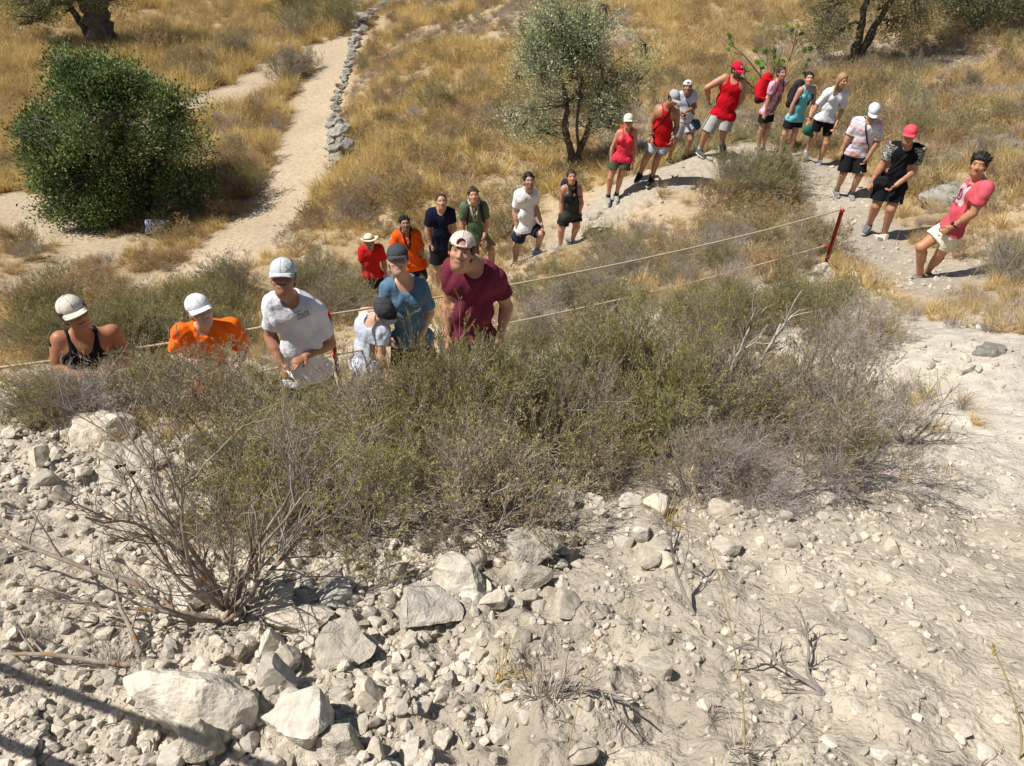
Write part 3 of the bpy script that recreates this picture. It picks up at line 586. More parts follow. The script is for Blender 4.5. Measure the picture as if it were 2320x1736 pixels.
    if S.get('glasses'):
        g = Geo(); dark = S['glasses'] == 'sun'
        for sg in (-1, 1):
            cc = hp(sg*.032, .098, .013)-base
            if dark: box(g, cc, .050*hs, .008, .034*hs, np.array([hr, hf, hu]).T)
            else:
                a = np.linspace(0, 2*math.pi, 13); tube(g, [cc+hr*.024*math.cos(t)+hu*.016*math.sin(t) for t in a], .0022, 4)
            tube(g, [cc+hr*sg*.024, hp(sg*.078, .06, .016)-base, hp(sg*.080, -.005, .014)-base], .0025, 4)
        tube(g, [hp(-.010, .104, .016)-base, hp(.010, .104, .016)-base], .003, 4)
        link('sunglasses' if dark else 'glasses', g.mesh('glasses', [M_eye]), root)
    return dict(root=root, base=base, up=up, r=r, fwd=fwd, hp=hp, hf=hf, hu=hu, hr=hr, shirt=shirt, W=W, HL=HL, HR=HR, chest=chest, sc=sc)
TIE = None
def special(kind):
    m = bpy.data.materials.new(kind); m.use_nodes = True; N = m.node_tree.nodes; L = m.node_tree.links; b = N['Principled BSDF']; b.inputs['Roughness'].default_value = .9; b.inputs['Specular IOR Level'].default_value = .15
    tc = N.new('ShaderNodeTexCoord'); mp = N.new('ShaderNodeMapping'); ns = N.new('ShaderNodeTexNoise'); cr = N.new('ShaderNodeValToRGB'); L.new(tc.outputs['Object'], mp.inputs[0]); L.new(mp.outputs[0], ns.inputs['Vector']); L.new(ns.outputs[0], cr.inputs[0]); L.new(cr.outputs[0], b.inputs[0])
    E = cr.color_ramp.elements
    if kind == 'tie_dye':
        mp.inputs['Scale'].default_value = (1.5, 1.5, 6); mp.inputs['Rotation'].default_value = (0, .35, 0); ns.inputs['Scale'].default_value = 2.3; ns.inputs['Detail'].default_value = 5; ns.inputs['Distortion'].default_value = .8
        sp = [(.36, (.78, .30, .28)), (.43, (.80, .62, .64)), (.49, (.55, .62, .72)), (.54, (.80, .78, .80)), (.60, (.42, .46, .58)), (.68, (.75, .22, .20))]
    elif kind == 'pink_marble':
        ns.inputs['Scale'].default_value = 14; ns.inputs['Detail'].default_value = 3; sp = [(.38, (.62, .18, .26)), (.5, (.74, .48, .55)), (.6, (.70, .38, .46))]
    elif kind == 'camo_stripe':
        mp.inputs['Scale'].default_value = (1, 1, 3.2); mp.inputs['Rotation'].default_value = (.2, .2, 0); ns.inputs['Scale'].default_value = 22; ns.inputs['Detail'].default_value = 1; cr.color_ramp.interpolation = 'CONSTANT'
        sp = [(0, (.03, .03, .03)), (.44, (.16, .16, .15)), (.5, (.55, .54, .50)), (.58, (.05, .05, .05))]
    elif kind == 'heather_maroon':
        mp.inputs['Scale'].default_value = (1, 1, 12); ns.inputs['Scale'].default_value = 40; ns.inputs['Detail'].default_value = 2; sp = [(.35, (.125, .014, .032)), (.65, (.20, .035, .06))]
    elif kind == 'washed_red':
        ns.inputs['Scale'].default_value = 5; ns.inputs['Detail'].default_value = 4; sp = [(.35, (.58, .07, .10)), (.65, (.64, .12, .15))]
    while len(E) < len(sp): E.new(.5)
    for e, (p, c) in zip(E, sp): e.position = p; e.color = (*c, 1)
    return m
TAN = (.40, .20, .115); FAIR = (.52, .31, .21); DARK = (.30, .15, .085)
DK = ('shorts', (.018, .018, .022), .62)
PS = {
1: dict(label='young man in beige cap and black tank top at the far left behind the bushes', skin=(.34, .15, .08), cap=('cap', (.62, .58, .50), 2), top=('tank', (.012, .012, .014)), strap=.075, deep=.13, hair='dark', hairstyle='curly', pitch=14, yaw=8, roll=6, bottom=DK, handL=(.6, .3, .4), handR=(-.5, .3, .3), neck=.08),
2: dict(label='child in white cap and bright orange t-shirt behind the thicket', skin=FAIR, cap=('cap', (.78, .78, .80), 2), top=('tee', (.95, .16, .01)), sleeve=.85, hair='brown', pitch=22, yaw=10, roll=4, smile=1, bottom=DK, bulk=.96, flare=.02, neck=.066),
3: dict(label='smiling man in white printed t-shirt and pale grey cap with navy panel', skin=(.36, .17, .10), cap=('cap', (.58, .60, .62), 4), top=('tee', (.78, .78, .82)), sleeve=.72, hair='black', must=1, smile=1, pitch=30, yaw=-12, roll=-3, bottom=('shorts', (.014, .014, .018), .75), bulk=.95, hem=.02, neck=.074),
4: dict(label='stooping boy in dark grey cap and pale shirt gripping the rope', skin=FAIR, cap=('cap', (.055, .057, .065), 0), top=('tee', (.55, .60, .70)), sleeve=.6, hair='red', pitch=-22, yaw=22, roll=14, bottom=('shorts', (.12, .12, .15), .6), bulk=1.0),
5: dict(label='smiling woman in navy cap and slate blue t-shirt leaning behind the boy', skin=FAIR, girl=True, cap=('cap', (.06, .068, .08), 2), top=('tee', (.10, .19, .28)), sleeve=.8, flare=.008, hair='brown', smile=1, pitch=30, yaw=6, roll=-4, bottom=('shorts', (.05, .05, .05), .6), bulk=1.02, neck=.10, hem=.02, pony=1),
6: dict(label='tall man in maroon t-shirt with beige cap worn backwards', skin=(.42, .21, .13), cap=('back', (.66, .57, .50), 4), top=('tee', (.15, .02, .04), special('heather_maroon')), sleeve=.62, hair='dark', hairstyle='curly', smile=1, pitch=24, yaw=-6, roll=-9, bottom=('shorts', (.03, .034, .026), .8), bulk=.99, hem=-.02, neck=.085, flare=.008),
7: dict(label='bearded older man in straw hat and red shirt half hidden by shrubs', skin=(.36, .19, .13), cap=('straw', (.74, .66, .48), 0), top=('tee', (.55, .02, .018)), sleeve=.8, hair='grey', beard=.7, pitch=18, yaw=5, bottom=DK, neck=.065),
8: dict(label='man in glasses with black hair, orange t-shirt and dark neckerchief', skin=(.40, .21, .14), top=('tee', (.90, .115, .01)), sleeve=.85, hair='black', beard=.35, glasses='clear', pitch=26, yaw=8, bottom=DK, bulk=1.06, scarf=(.02, .02, .02), neck=.066, flare=.03),
9: dict(label='balding man in plain navy t-shirt looking up', skin=(.42, .23, .15), top=('tee', (.008, .011, .028)), sleeve=.68, hair='dark', hairstyle='crop', hairline=.112, pitch=26, yaw=4, bottom=DK, bulk=1.06),
10: dict(label='young man in sage green t-shirt with white neckerchief and backpack straps', skin=(.46, .24, .16), top=('tee', (.10, .155, .085)), sleeve=.7, hair='brown', pitch=26, yaw=6, smile=1, scarf=(.5, .45, .42), bottom=('shorts', (.22, .15, .09), .9), neck=.07),
11: dict(label='bearded man in glasses, white t-shirt and denim shorts stepping forward', skin=(.46, .26, .18), top=('tee', (.80, .80, .82)), sleeve=.70, hair='black', beard=.5, glasses='clear', pitch=26, yaw=14, smile=1, bottom=('shorts', (.016, .025, .055), .74), toe=60, shoe=(.6, .6, .6), sock=None, hem=.03, flare=.02, neck=.072),
12: dict(label='woman in dark sleeveless top and black shorts with scarf and small backpack', skin=(.44, .21, .13), girl=True, top=('tank', (.045, .045, .038)), hair='dark', hairstyle='bun', pitch=22, yaw=14, scarf=(.03, .03, .03), bottom=('shorts', (.02, .022, .026), .55), bulk=1.12, shoe=(.18, .42, .46), sock=None, toe=15, pony=1),
13: dict(label='woman in cream cap, sunglasses and coral tank top beside the olive tree', skin=(.46, .22, .15), girl=True, cap=('cap', (.80, .74, .55), 4), top=('tank', (.80, .045, .085)), hair='brown', glasses='sun', pitch=16, yaw=2, bottom=('shorts', (.075, .085, .05), .5), legflare=.03, shoe=(.30, .31, .31), sock=(.03, .03, .03), toe=10, pony=1),
14: dict(label='man in grey cap and red tank top with dark sling strap looking down', skin=(.33, .16, .09), cap=('cap', (.42, .42, .43), -2), top=('tank', (.50, .008, .012)), hair='black', pitch=-22, yaw=38, bottom=('shorts', (.36, .40, .47), .62), shoe=(.02, .025, .03), sock=(.03, .03, .03), toe=-20, hem=.03),
15: dict(label='youth in white backwards cap and white t-shirt with crossed forearms', skin=(.28, .14, .08), cap=('back', (.75, .75, .76), 4), top=('tee', (.55, .60, .70)), sleeve=.6, hair='black', pitch=22, yaw=8, bottom=('shorts', (.40, .40, .42), .6), shoe=(.03, .03, .035), toe=40, sock=None, hem=-.06),
16: dict(label='burly bearded man in red cap, red tank top and pale grey shorts', skin=(.42, .20, .12), cap=('cap', (.60, .012, .05), 4), top=('tank', (.55, .006, .016)), hair='black', beard=.75, pitch=-4, yaw=42, bottom=('shorts', (.42, .41, .38), .97), bulk=1.12, shoe=(.10, .10, .095), sock=(.4, .4, .4), toe=30, hem=.05, neck=.078),
17: dict(label='woman with hair bun, pink marbled t-shirt and red backpack', skin=(.42, .22, .15), girl=True, top=('tee', (.7, .4, .5), special('pink_marble')), sleeve=.6, hair='dark', hairstyle='bun', pitch=14, yaw=34, smile=1, bottom=DK),
18: dict(label='woman with black bun and turquoise tank top carrying a dark backpack', skin=(.46, .24, .16), girl=True, top=('tank', (.16, .50, .58)), hair='black', hairstyle='bun', pitch=20, yaw=12, smile=1, bottom=('shorts', (.012, .012, .015), .6)),
19: dict(label='blonde long-haired woman in loose white t-shirt and black cycling shorts', skin=(.48, .24, .14), girl=True, top=('tee', (.78, .80, .84)), sleeve=.85, hair='blond', hairstyle='long', pitch=0, yaw=40, smile=1, bottom=('shorts', (.010, .010, .012), .66), legflare=-.012, flare=.03, shoe=(.3, .3, .3), sock=(.78, .78, .78), toe=-5, hem=.0),
20: dict(label='man in white bandana hat and pastel tie-dye t-shirt looking down', skin=(.40, .21, .13), cap=('beanie', (.66, .68, .70), 0), top=('tee', (.7, .6, .6), special('tie_dye')), sleeve=.85, hair='dark', pitch=-20, yaw=10, beard=.3, bottom=('shorts', (.012, .013, .016), .88), shoe=(.25, .26, .25), sock=(.2, .2, .2), toe=20, flare=.02, bulk=1.04),
21: dict(label='man in coral pink cap with black shirt and camouflage sleeves', skin=(.40, .20, .12), cap=('cap', (.80, .09, .12), 2), top=('tee', (.008, .009, .013)), sleeve=.64, camo=special('camo_stripe'), hair='dark', pitch=4, yaw=6, bottom=('shorts', (.010, .011, .016), .72), shoe=(.14, .14, .15), sock=None, toe=-10, bulk=1.1, flare=.012, hem=.0),
22: dict(label='bareheaded young man in faded red t-shirt and cream shorts leaning back', skin=(.42, .20, .11), top=('tee', (.6, .1, .13), special('washed_red')), sleeve=.66, hair='black', hairstyle='curly', pitch=12, yaw=-6, roll=4, bottom=('shorts', (.72, .68, .56), .58), shoe=(.15, .16, .13), sock=None, toe=-40, hem=.0, hairline=.080, neck=.078),
}
PR = {}
for i in sorted(PS): PR[i] = build_person(i, PS[i])
# ------------------------------------------------------------------ ground sheet
def ymap():
    a = np.linspace(-7, .3, 14)[:-1]; b = np.linspace(.3, 3.6, NR1)[:-1]; c = 3.6*np.exp(np.linspace(0, math.log(300/3.6), NR2)); return np.concatenate([a, b, c])
NR1, NR2 = 330, 330
ys = ymap(); ts = np.linspace(-1, 1, 600); ts = ts*.62+.38*ts**3
hw = np.where(ys < 0, 3.5, 3.5+ys*.95)
Yg = np.repeat(ys[:, None], len(ts), 1); Xg = hw[:, None]*ts[None]; Zg = height(Xg, Yg)
far = sstep(60, 120, np.hypot(Xg, Yg)); Zg = Zg*(1-far)+(-9+.0*Xg)*far
I = np.arange(Xg.size).reshape(Xg.shape); Q = np.stack([I[:-1, :-1], I[:-1, 1:], I[1:, 1:], I[1:, :-1]], -1).reshape(-1, 4)
pm, tm = masks(Xg, Yg); s = edge_w(Xg, Yg)
PATHC = np.array([.45, .36, .25]); MARL = np.array([.445, .385, .305]); PALE = np.array([.55, .50, .425]); SOIL = np.array([.40, .30, .18]); TRC = np.array([.41, .355, .28])
dn = 1-sstep(5.5, 10, np.hypot(Xg*.55, Yg)); n1 = fbm(Xg*.8, Yg*.8, oct=4)[..., None]
base_c = SOIL*(1-dn[..., None])+MARL*dn[..., None]
cc = base_c*(1+.18*n1); lime = sstep(.15, .5, fbm(Xg*.35+7, Yg*.35, oct=3)+.3*n1[..., 0]); lime = lime*(.25+.75*dn); cc = cc*(1-lime[..., None]*.75)+PALE*lime[..., None]*.75
sp = fbm(Xg*9, Yg*9, oct=3)[..., None]*dn[..., None]; cc = cc*(1+.10*sp); cc = cc*(1-pm[..., None])+PATHC*(1+.07*n1)*pm[..., None]; cc = cc*(1-tm[..., None])+TRC*(1+.07*n1)*tm[..., None]
M_ground = mat('marl_and_limestone_dust', (1, 1, 1), .95, .2, 11, 1., 55, attr=True, bdist=.016, spec=.1)
gnd = link('ground', mesh_np('ground', np.stack([Xg, Yg, Zg], -1).reshape(-1, 3), Q, [M_ground], True, cc.reshape(-1, 3))); tag(gnd, kind='structure')
# ------------------------------------------------------------------ placing by sight: photograph position (2212 px frame) -> point on the terrain
def ground_at(xy):
    xy = np.atleast_2d(np.asarray(xy, float)); D = np.array([ray(x*S22, y*S22) for x, y in xy]); out = np.zeros((len(D), 3))
    ts_ = np.concatenate([np.arange(1, 12, .08), 12*np.exp(np.arange(0, 1.9, .012))])
    for s in range(0, len(D), 200):
        d = D[s:s+200]; X = d[:, 0, None]*ts_; Y = d[:, 1, None]*ts_; Z = d[:, 2, None]*ts_; below = Z < height(X, Y)
        k = np.where(below.any(1), below.argmax(1), len(ts_)-1); k = np.maximum(k, 1); t0, t1 = ts_[k-1], ts_[k]
        for _ in range(8):
            tm = (t0+t1)/2; b = d[:, 2]*tm < height(d[:, 0]*tm, d[:, 1]*tm); t1 = np.where(b, tm, t1); t0 = np.where(b, t0, tm)
        t = (t0+t1)/2; out[s:s+200] = d*t[:, None]
    out[:, 2] = height(out[:, 0], out[:, 1]); return out
def m_per_px(P): return float(P @ fw)/F*S22      # metres per 2212-frame pixel there
# ------------------------------------------------------------------ rocks
def ico(sub):
    import bmesh
    bm = bmesh.new(); bmesh.ops.create_icosphere(bm, subdivisions=sub, radius=1); V = np.array([v.co[:] for v in bm.verts]); Fc = np.array([[v.index for v in f.verts] for f in bm.faces]); bm.free(); return V, Fc
ICO = {k: ico(k) for k in (1, 2, 3, 4, 5)}
M_rock = mat('limestone', (.52, .475, .405), .92, .26, 3.2, .9, 15, rnd=.22, rndcol=(.97, .93, .86), bdist=.006, spec=.12)
M_rocks = mat('limestone_chip', (.50, .455, .385), .92, .2, 3.5, .5, 6, rnd=.25, rndcol=(.97, .93, .86), bdist=.0012, spec=.12)
M_rockw = mat('weathered_limestone', (.33, .31, .27), .95, .35, 4, .9, 22, rnd=.15, bdist=.02, spec=.1)
def rock_mesh(seed, sub, cuts=9, rough=.09, name='rock', m=None):
    r = np.random.default_rng(seed); V, Fc = ICO[sub]; V = V.copy()
    for _ in range(cuts):
        n = unit(r.normal(size=3)); c = r.uniform(.42, .8); d = V @ n-c; V -= np.where(d > 0, d*.985, 0)[:, None]*n
    V *= np.array([1, r.uniform(.65, .95), r.uniform(.5, .8)])
    N_ = V/np.linalg.norm(V, axis=1)[:, None]; o = r.random(3)*40
    V = V + N_*(rough*fbm(V[:, 0]*1.6+o[0], V[:, 1]*1.6+o[1], V[:, 2]*1.6+o[2], oct=4 if sub > 3 else 3, gain=.42))[:, None]
    if sub > 3: V = V + N_*(.030*(np.abs(fbm(V[:, 0]*4.5+o[1], V[:, 1]*4.5, V[:, 2]*4.5+o[0], oct=3))-.3))[:, None]
    V /= np.abs(V[:, 0]).max()
    return mesh_np(name, V, Fc, [m or (M_rock if sub > 3 else M_rocks)], False)
BIG = [rock_mesh(100+k, 4, 14, .12) for k in range(9)]; BIGW = [rock_mesh(200+k, 4, 8, .22, m=M_rockw) for k in range(4)]
MED = [rock_mesh(300+k, 3, 12, .11) for k in range(10)]; SMALL = [rock_mesh(400+k, 2, 10, .10) for k in range(8)]
def put_rock(me, P, rx, asp=1., zrot=None, tilt=.3, sink=.25, name='rock', z=None):
    o = link(name, me, None, (P[0], P[1], P[2])); o.scale = (rx, rx, rx*asp); o.rotation_euler = (RNG.uniform(-tilt, tilt), RNG.uniform(-tilt, tilt), RNG.uniform(0, 6.3) if zrot is None else zrot)
    o.location.z = P[2]+rx*asp*(.55-sink) if z is None else z; return o
S1 = 1/1.89/S22
# (x, y, width, height) as seen, 2212 px frame
def f1(cx, cy, w, h): return (cx*S1, 860/S22+cy*S1, w*S1, h*S1)
def f2(cx, cy, w, h): return (1160/S22+cx*S1, 860/S22+cy*S1, w*S1, h*S1)
BOULD = [(f1(2000, 850, 265, 235), 'large rounded grey-white boulder topping the rubble pile near the bushes'), (f1(1810, 970, 290, 200), 'wide pale boulder with a notched edge left of the large rounded one'),
 (f1(1190, 890, 200, 220), 'tall angular boulder just right of the dead shrub base'), (f1(1300, 1020, 260, 180), 'smooth bright slab-like boulder below the tall angular one'), (f1(1470, 1110, 260, 190), 'blocky grey boulder in the middle of the rubble line'),
 (f1(850, 890, 190, 190), 'boulder at the left foot of the dead shrub'), (f1(1460, 910, 160, 160), 'dusty boulder under the thicket edge between two taller ones'), (f1(1460, 770, 110, 130), 'upright knob of rock shaded by twigs'),
 (f1(450, 230, 220, 250), 'big pale outcrop boulder on the upper left bank'), (f1(500, 320, 170, 130), 'boulder resting against the upper left outcrop'), (f1(610, 345, 200, 130), 'bright flat boulder right of the upper left outcrop'),
 (f1(480, 420, 150, 100), 'grey boulder below the upper left outcrop'), (f1(650, 100, 160, 100), 'white boulder peeking out behind the left bushes'), (f1(840, 260, 90, 90), 'white boulder half hidden by dead twigs'), (f1(750, 650, 150, 160), 'pale block behind the lichen branch'),
 (f1(860, 1370, 440, 420), 'broad pitted slab, the largest rock in the lower left'), (f1(880, 1550, 180, 180), 'rounded white boulder lying against the pitted slab, crossed by a shadow'), (f1(1290, 1440, 260, 320), 'tall pitted crag right of the broad slab'),
 (f1(1080, 1370, 80, 120), 'small upright stone wedged between the two crags'), (f1(1310, 1570, 180, 110), 'low rock at the bottom edge under the pitted crag'), (f1(1470, 1570, 160, 210), 'pointed rock at the right end of the lower crags'),
 (f1(1180, 1270, 140, 120), 'rock above the crags with a cracked face'), (f1(2110, 940, 110, 150), 'narrow boulder right below the large rounded one'),
 (f2(90, 700, 220, 210), 'whitest boulder, fractured, at the centre of the thicket edge'), (f2(240, 670, 90, 150), 'upright wedge beside the whitest boulder'), (f2(340, 440, 85, 80), 'stone perched on the end of the grey log'), (f2(365, 520, 95, 75), 'stone just below the perched one'),
 (f2(500, 515, 115, 100), 'lumpy white stone right of the grey log'), (f2(625, 535, 115, 100), 'second lumpy white stone, at the edge of the dark hollow'), (f2(890, 550, 140, 80), 'long low stone in front of the dark hollow'), (f2(920, 725, 125, 60), 'white stone lying alone on the gravel below the hollow'),
 (f2(80, 840, 160, 140), 'grey boulder under the whitest boulder'), (f2(60, 930, 90, 130), 'worn boulder lowest of the central stack'), (f2(590, 750, 120, 90), 'flat embedded white stone right of the wedge'), (f2(620, 1240, 130, 90), 'flat white stone set in the bare marl at lower centre'),
 (f2(1500, 1090, 120, 80), 'pale stone embedded in the open marl on the right'), (f2(320, 1380, 80, 70), 'stone among the dry roots at bottom centre'), (f2(300, 1590, 130, 150), 'boulder sunk in marl at the bottom, left of the dry tuft'), (f2(950, 1640, 150, 70), 'white rock cut by the bottom edge of the picture'),
 (f2(1650, 300, 70, 90), 'white stone beneath the brown twigs on the right'), (f2(1360, 520, 95, 90), 'stone at the right end of the thicket edge'), (f2(1620, 725, 80, 60), 'smooth stone out on the gravel at right')]
gp = ground_at([(b[0][0], b[0][1]+b[0][3]*.18) for b in BOULD])
ROCKXY = []
for k, ((b, lab), P) in enumerate(zip(BOULD, gp)):
    rx = b[2]*m_per_px(P)*(.68 if 'crag' in lab or 'slab,' in lab else .60); bigr = b[2] > 75
    me = rock_mesh(500+k, 5 if b[2] > 85 else 4, 15, .13, 'boulder') if bigr else MED[k % 10]
    o = put_rock(me, P, rx, min(1.25, max(.7, b[3]/b[2]*1.15)), zrot=RNG.uniform(-.5, .5), tilt=.15, sink=.30 if b[2] > 110 else .2, name='boulder' if b[2] > 60 else 'stone'); tag(o, lab, 'rock'); ROCKXY.append((P[0], P[1], rx))
# medium stones counted one by one (the largest 240)
def sample_rect(x0, y0, x1, y1, n): return np.stack([RNG.uniform(x0, x1, n), RNG.uniform(y0, y1, n)], 1)
RUB = [((0, 880, 420, 1150), 60, (.02, .07)), ((330, 1180, 800, 1500), 45, (.02, .06)), ((560, 1180, 1250, 1320), 70, (.025, .065)), ((1180, 1050, 1850, 1230), 45, (.015, .045)), ((330, 1480, 820, 1655), 40, (.015, .05)),
       ((800, 1350, 1150, 1655), 25, (.012, .035)), ((1250, 1250, 2200, 1655), 15, (.012, .03)), ((0, 1150, 350, 1500), 20, (.01, .035))]
RLAB = ['angular limestone lump on the bare bank at the left edge', 'limestone lump in the rubble around the dead lichen shrub', 'limestone lump packed along the front edge of the thicket', 'knobbly white lump on the gravel fringe under the dark hollow', 'lump of limestone among the pitted crags at lower left', 'loose lump in the marl at bottom centre', 'single pale lump on the open marl slope at right', 'small lump on the dusty slope below the dead branches']
for (rc, n, (a, b)), lab in zip(RUB, RLAB):
    for P in ground_at(sample_rect(*rc, n)):
        rx = a+(b-a)*RNG.random()**2.2
        if any(math.hypot(P[0]-q[0], P[1]-q[1]) < q[2]*.6 for q in ROCKXY): continue
        tag(put_rock(SMALL[RNG.integers(8)] if rx < .03 else MED[RNG.integers(10)], P, rx, RNG.uniform(.7, 1.1)), lab, 'stone', 'loose limestone lumps in the foreground')
# ------------------------------------------------------------------ scattered instances: one object of kind "stuff" per ground cover
def scatter(name, P, rotz, scl, idx, meshes, tilt=None):
    coll = bpy.data.collections.new(name+'_pieces')
    for k, me in enumerate(meshes): o = bpy.data.objects.new('%s_%02d' % (name, k), me); coll.objects.link(o)
    me = bpy.data.meshes.new(name); me.vertices.add(len(P)); me.vertices.foreach_set('co', np.asarray(P, np.float32).ravel())
    R = np.zeros((len(P), 3), np.float32); R[:, 2] = rotz
    if tilt is not None: R[:, :2] = tilt
    for nm, ty, dt, key in (('rot', 'FLOAT_VECTOR', R, 'vector'), ('scl', 'FLOAT', np.asarray(scl, np.float32), 'value'), ('idx', 'INT', np.asarray(idx, np.int32), 'value')):
        a = me.attributes.new(nm, ty, 'POINT'); a.data.foreach_set(key, dt.ravel())
    ng = bpy.data.node_groups.new(name+'_scatter', 'GeometryNodeTree'); ng.interface.new_socket('Geometry', in_out='INPUT', socket_type='NodeSocketGeometry'); ng.interface.new_socket('Geometry', in_out='OUTPUT', socket_type='NodeSocketGeometry')
    N = ng.nodes; L = ng.links; gi = N.new('NodeGroupInput'); go = N.new('NodeGroupOutput'); ip = N.new('GeometryNodeInstanceOnPoints'); ci = N.new('GeometryNodeCollectionInfo')
    ci.inputs['Collection'].default_value = coll; ci.inputs['Separate Children'].default_value = True; ci.inputs['Reset Children'].default_value = True
    def na(nm, ty): n = N.new('GeometryNodeInputNamedAttribute'); n.data_type = ty; n.inputs['Name'].default_value = nm; return n.outputs['Attribute']
    er = N.new('FunctionNodeEulerToRotation'); L.new(na('rot', 'FLOAT_VECTOR'), er.inputs[0]); L.new(er.outputs[0], ip.inputs['Rotation'])
    L.new(gi.outputs[0], ip.inputs['Points']); L.new(ci.outputs[0], ip.inputs['Instance']); ip.inputs['Pick Instance'].default_value = True
    L.new(na('idx', 'INT'), ip.inputs['Instance Index']); L.new(na('scl', 'FLOAT'), ip.inputs['Scale']); L.new(ip.outputs[0], go.inputs[0])
    o = link(name, me); mo = o.modifiers.new('scatter', 'NODES'); mo.node_group = ng; o['kind'] = 'stuff'; return o
PEB = [rock_mesh(700+k, 1, 3, .10) for k in range(6)]
PEB2 = [rock_mesh(720+k, 2, 7, .12) for k in range(8)]
def scatter_ground(n, ymin, ymax, dens, pw=1.):
    y = ymin+(ymax-ymin)*RNG.random(n)**pw; x = RNG.uniform(-1, 1, n)*(.75*y+1.35); 
    k = RNG.random(n) < dens(x, y); return x[k], y[k]
def rub_d(x, y):
    left = 1-sstep(-.1, .8, x+.25*(y-1.4)); band = np.exp(-((y-(1.72+.12*x))/.33)**2); n = sstep(-.25, .5, fbm(x*2.2, y*2.2, oct=3))
    return np.clip(.14+.62*left*n+.7*band*(.3+.7*n)+.10*n, 0, 1)
x, y = scatter_ground(110000, .35, 4.2, rub_d, 1.25); s = .0022+.015*RNG.random(len(x))**5*(1+.5*(x < 0)); P = np.stack([x, y, height(x, y)+s*.25], 1)
o = scatter('gravel', P, RNG.uniform(0, 6.3, len(x)), s, RNG.integers(0, 6, len(x)), PEB, RNG.uniform(-.5, .5, (len(x), 2)))
x, y = scatter_ground(3000, .4, 4.0, lambda x, y: rub_d(x, y)**1.6, 1.25); s = .009+.026*RNG.random(len(x))**3; P = np.stack([x, y, height(x, y)+s*.05], 1)
o = scatter('rubble', P, RNG.uniform(0, 6.3, len(x)), s, RNG.integers(0, 8, len(x)), PEB2, RNG.uniform(-.5, .5, (len(x), 2)))
# pebbles on trails and slopes further off
y = 3.8+22*RNG.random(26000)**1.6; x = RNG.uniform(-1, 1, 26000)*(.72*y+1); pm_, tm_ = masks(x, y); k = RNG.random(26000) < np.clip(.25+.3*sstep(0, .5, fbm(x*.8, y*.8, oct=3))+.5*tm_-.12*pm_, 0, 1); x, y = x[k], y[k]
s = (.006+.035*RNG.random(len(x))**4)*(1+y*.015); P = np.stack([x, y, height(x, y)+s*.2], 1)
scatter('scattered_pebbles', P, RNG.uniform(0, 6.3, len(x)), s, RNG.integers(0, 8, len(x)), PEB2, RNG.uniform(-.5, .5, (len(x), 2)))
# ------------------------------------------------------------------ vegetation
def norm(A): return A/(np.linalg.norm(A, axis=-1, keepdims=True)+1e-9)
def tubes(P, R, k=3):
    n, m, _ = P.shape; T = norm(np.gradient(P, axis=1)); a = np.where(np.abs(T[..., 2:3]) < .9, np.array([0, 0, 1.]), np.array([1., 0, 0])); U = norm(np.cross(T, a)); W = np.cross(T, U); th = np.arange(k)/k*2*math.pi
    V = P[:, :, None]+R[:, :, None, None]*(np.cos(th)[:, None]*U[:, :, None]+np.sin(th)[:, None]*W[:, :, None])
    b = (np.arange(n)*m*k)[:, None, None]; i = (np.arange(m-1)*k)[None, :, None]; j = np.arange(k)[None, None]; j2 = (j+1) % k
    Q = np.stack([b+i+j, b+i+j2, b+i+k+j2, b+i+k+j], -1).reshape(-1, 4); return V.reshape(-1, 3), Q
def grow(r, S, D, L, m, wig, upf):
    n = len(S); P = np.zeros((n, m, 3)); P[:, 0] = S; d = D.copy()
    for k in range(1, m): d = norm(d+r.normal(size=(n, 3))*wig+np.array([0, 0, upf])); P[:, k] = P[:, k-1]+d*(L/(m-1))[:, None]
    return P
def kids(r, P, k, t0, t1, ang, L, jit=.3):
    n, m, _ = P.shape; t = r.uniform(t0, t1, (n, k))*(m-1); i = np.minimum(t.astype(int), m-2); f = (t-i)[..., None]; ii = np.arange(n)[:, None]
    S = P[ii, i]*(1-f)+P[ii, i+1]*f; T = norm(P[ii, i+1]-P[ii, i]); q = norm(np.cross(T, r.normal(size=(n, k, 3)))); a = ang*(1+jit*r.normal(size=(n, k, 1)))
    return S.reshape(-1, 3), norm(T*np.cos(a)+q*np.sin(a)).reshape(-1, 3), (L*r.uniform(.6, 1.2, (n*k)))
def leaves(r, S, D, ll, lw, fold=.0):
    n = len(S); D = norm(D); s = norm(np.cross(D, r.normal(size=(n, 3)))); l = (ll*r.uniform(.6, 1.3, n))[:, None]; w_ = (lw*r.uniform(.7, 1.2, n))[:, None]
    V = np.stack([S, S+D*l*.5+s*w_*.5, S+D*l, S+D*l*.5-s*w_*.5], 1).reshape(-1, 3); return V, np.arange(n*4).reshape(n, 4)
M_wood = mat('twig_bark', (1, 1, 1), .9, .25, 30, .3, 80, attr=True, rnd=.2)
M_leaf = mat('shrub_leaf', (1, 1, 1), .7, .1, 5, 0, attr=True, rnd=.22, rndcol=(1.18, 1.04, .85), trans=.25, spec=.25)
M_grass = mat('dry_straw', (1, 1, 1), .7, .1, 5, 0, attr=True, rnd=.2, rndcol=(.97, .95, .92), trans=.25, spec=.2)
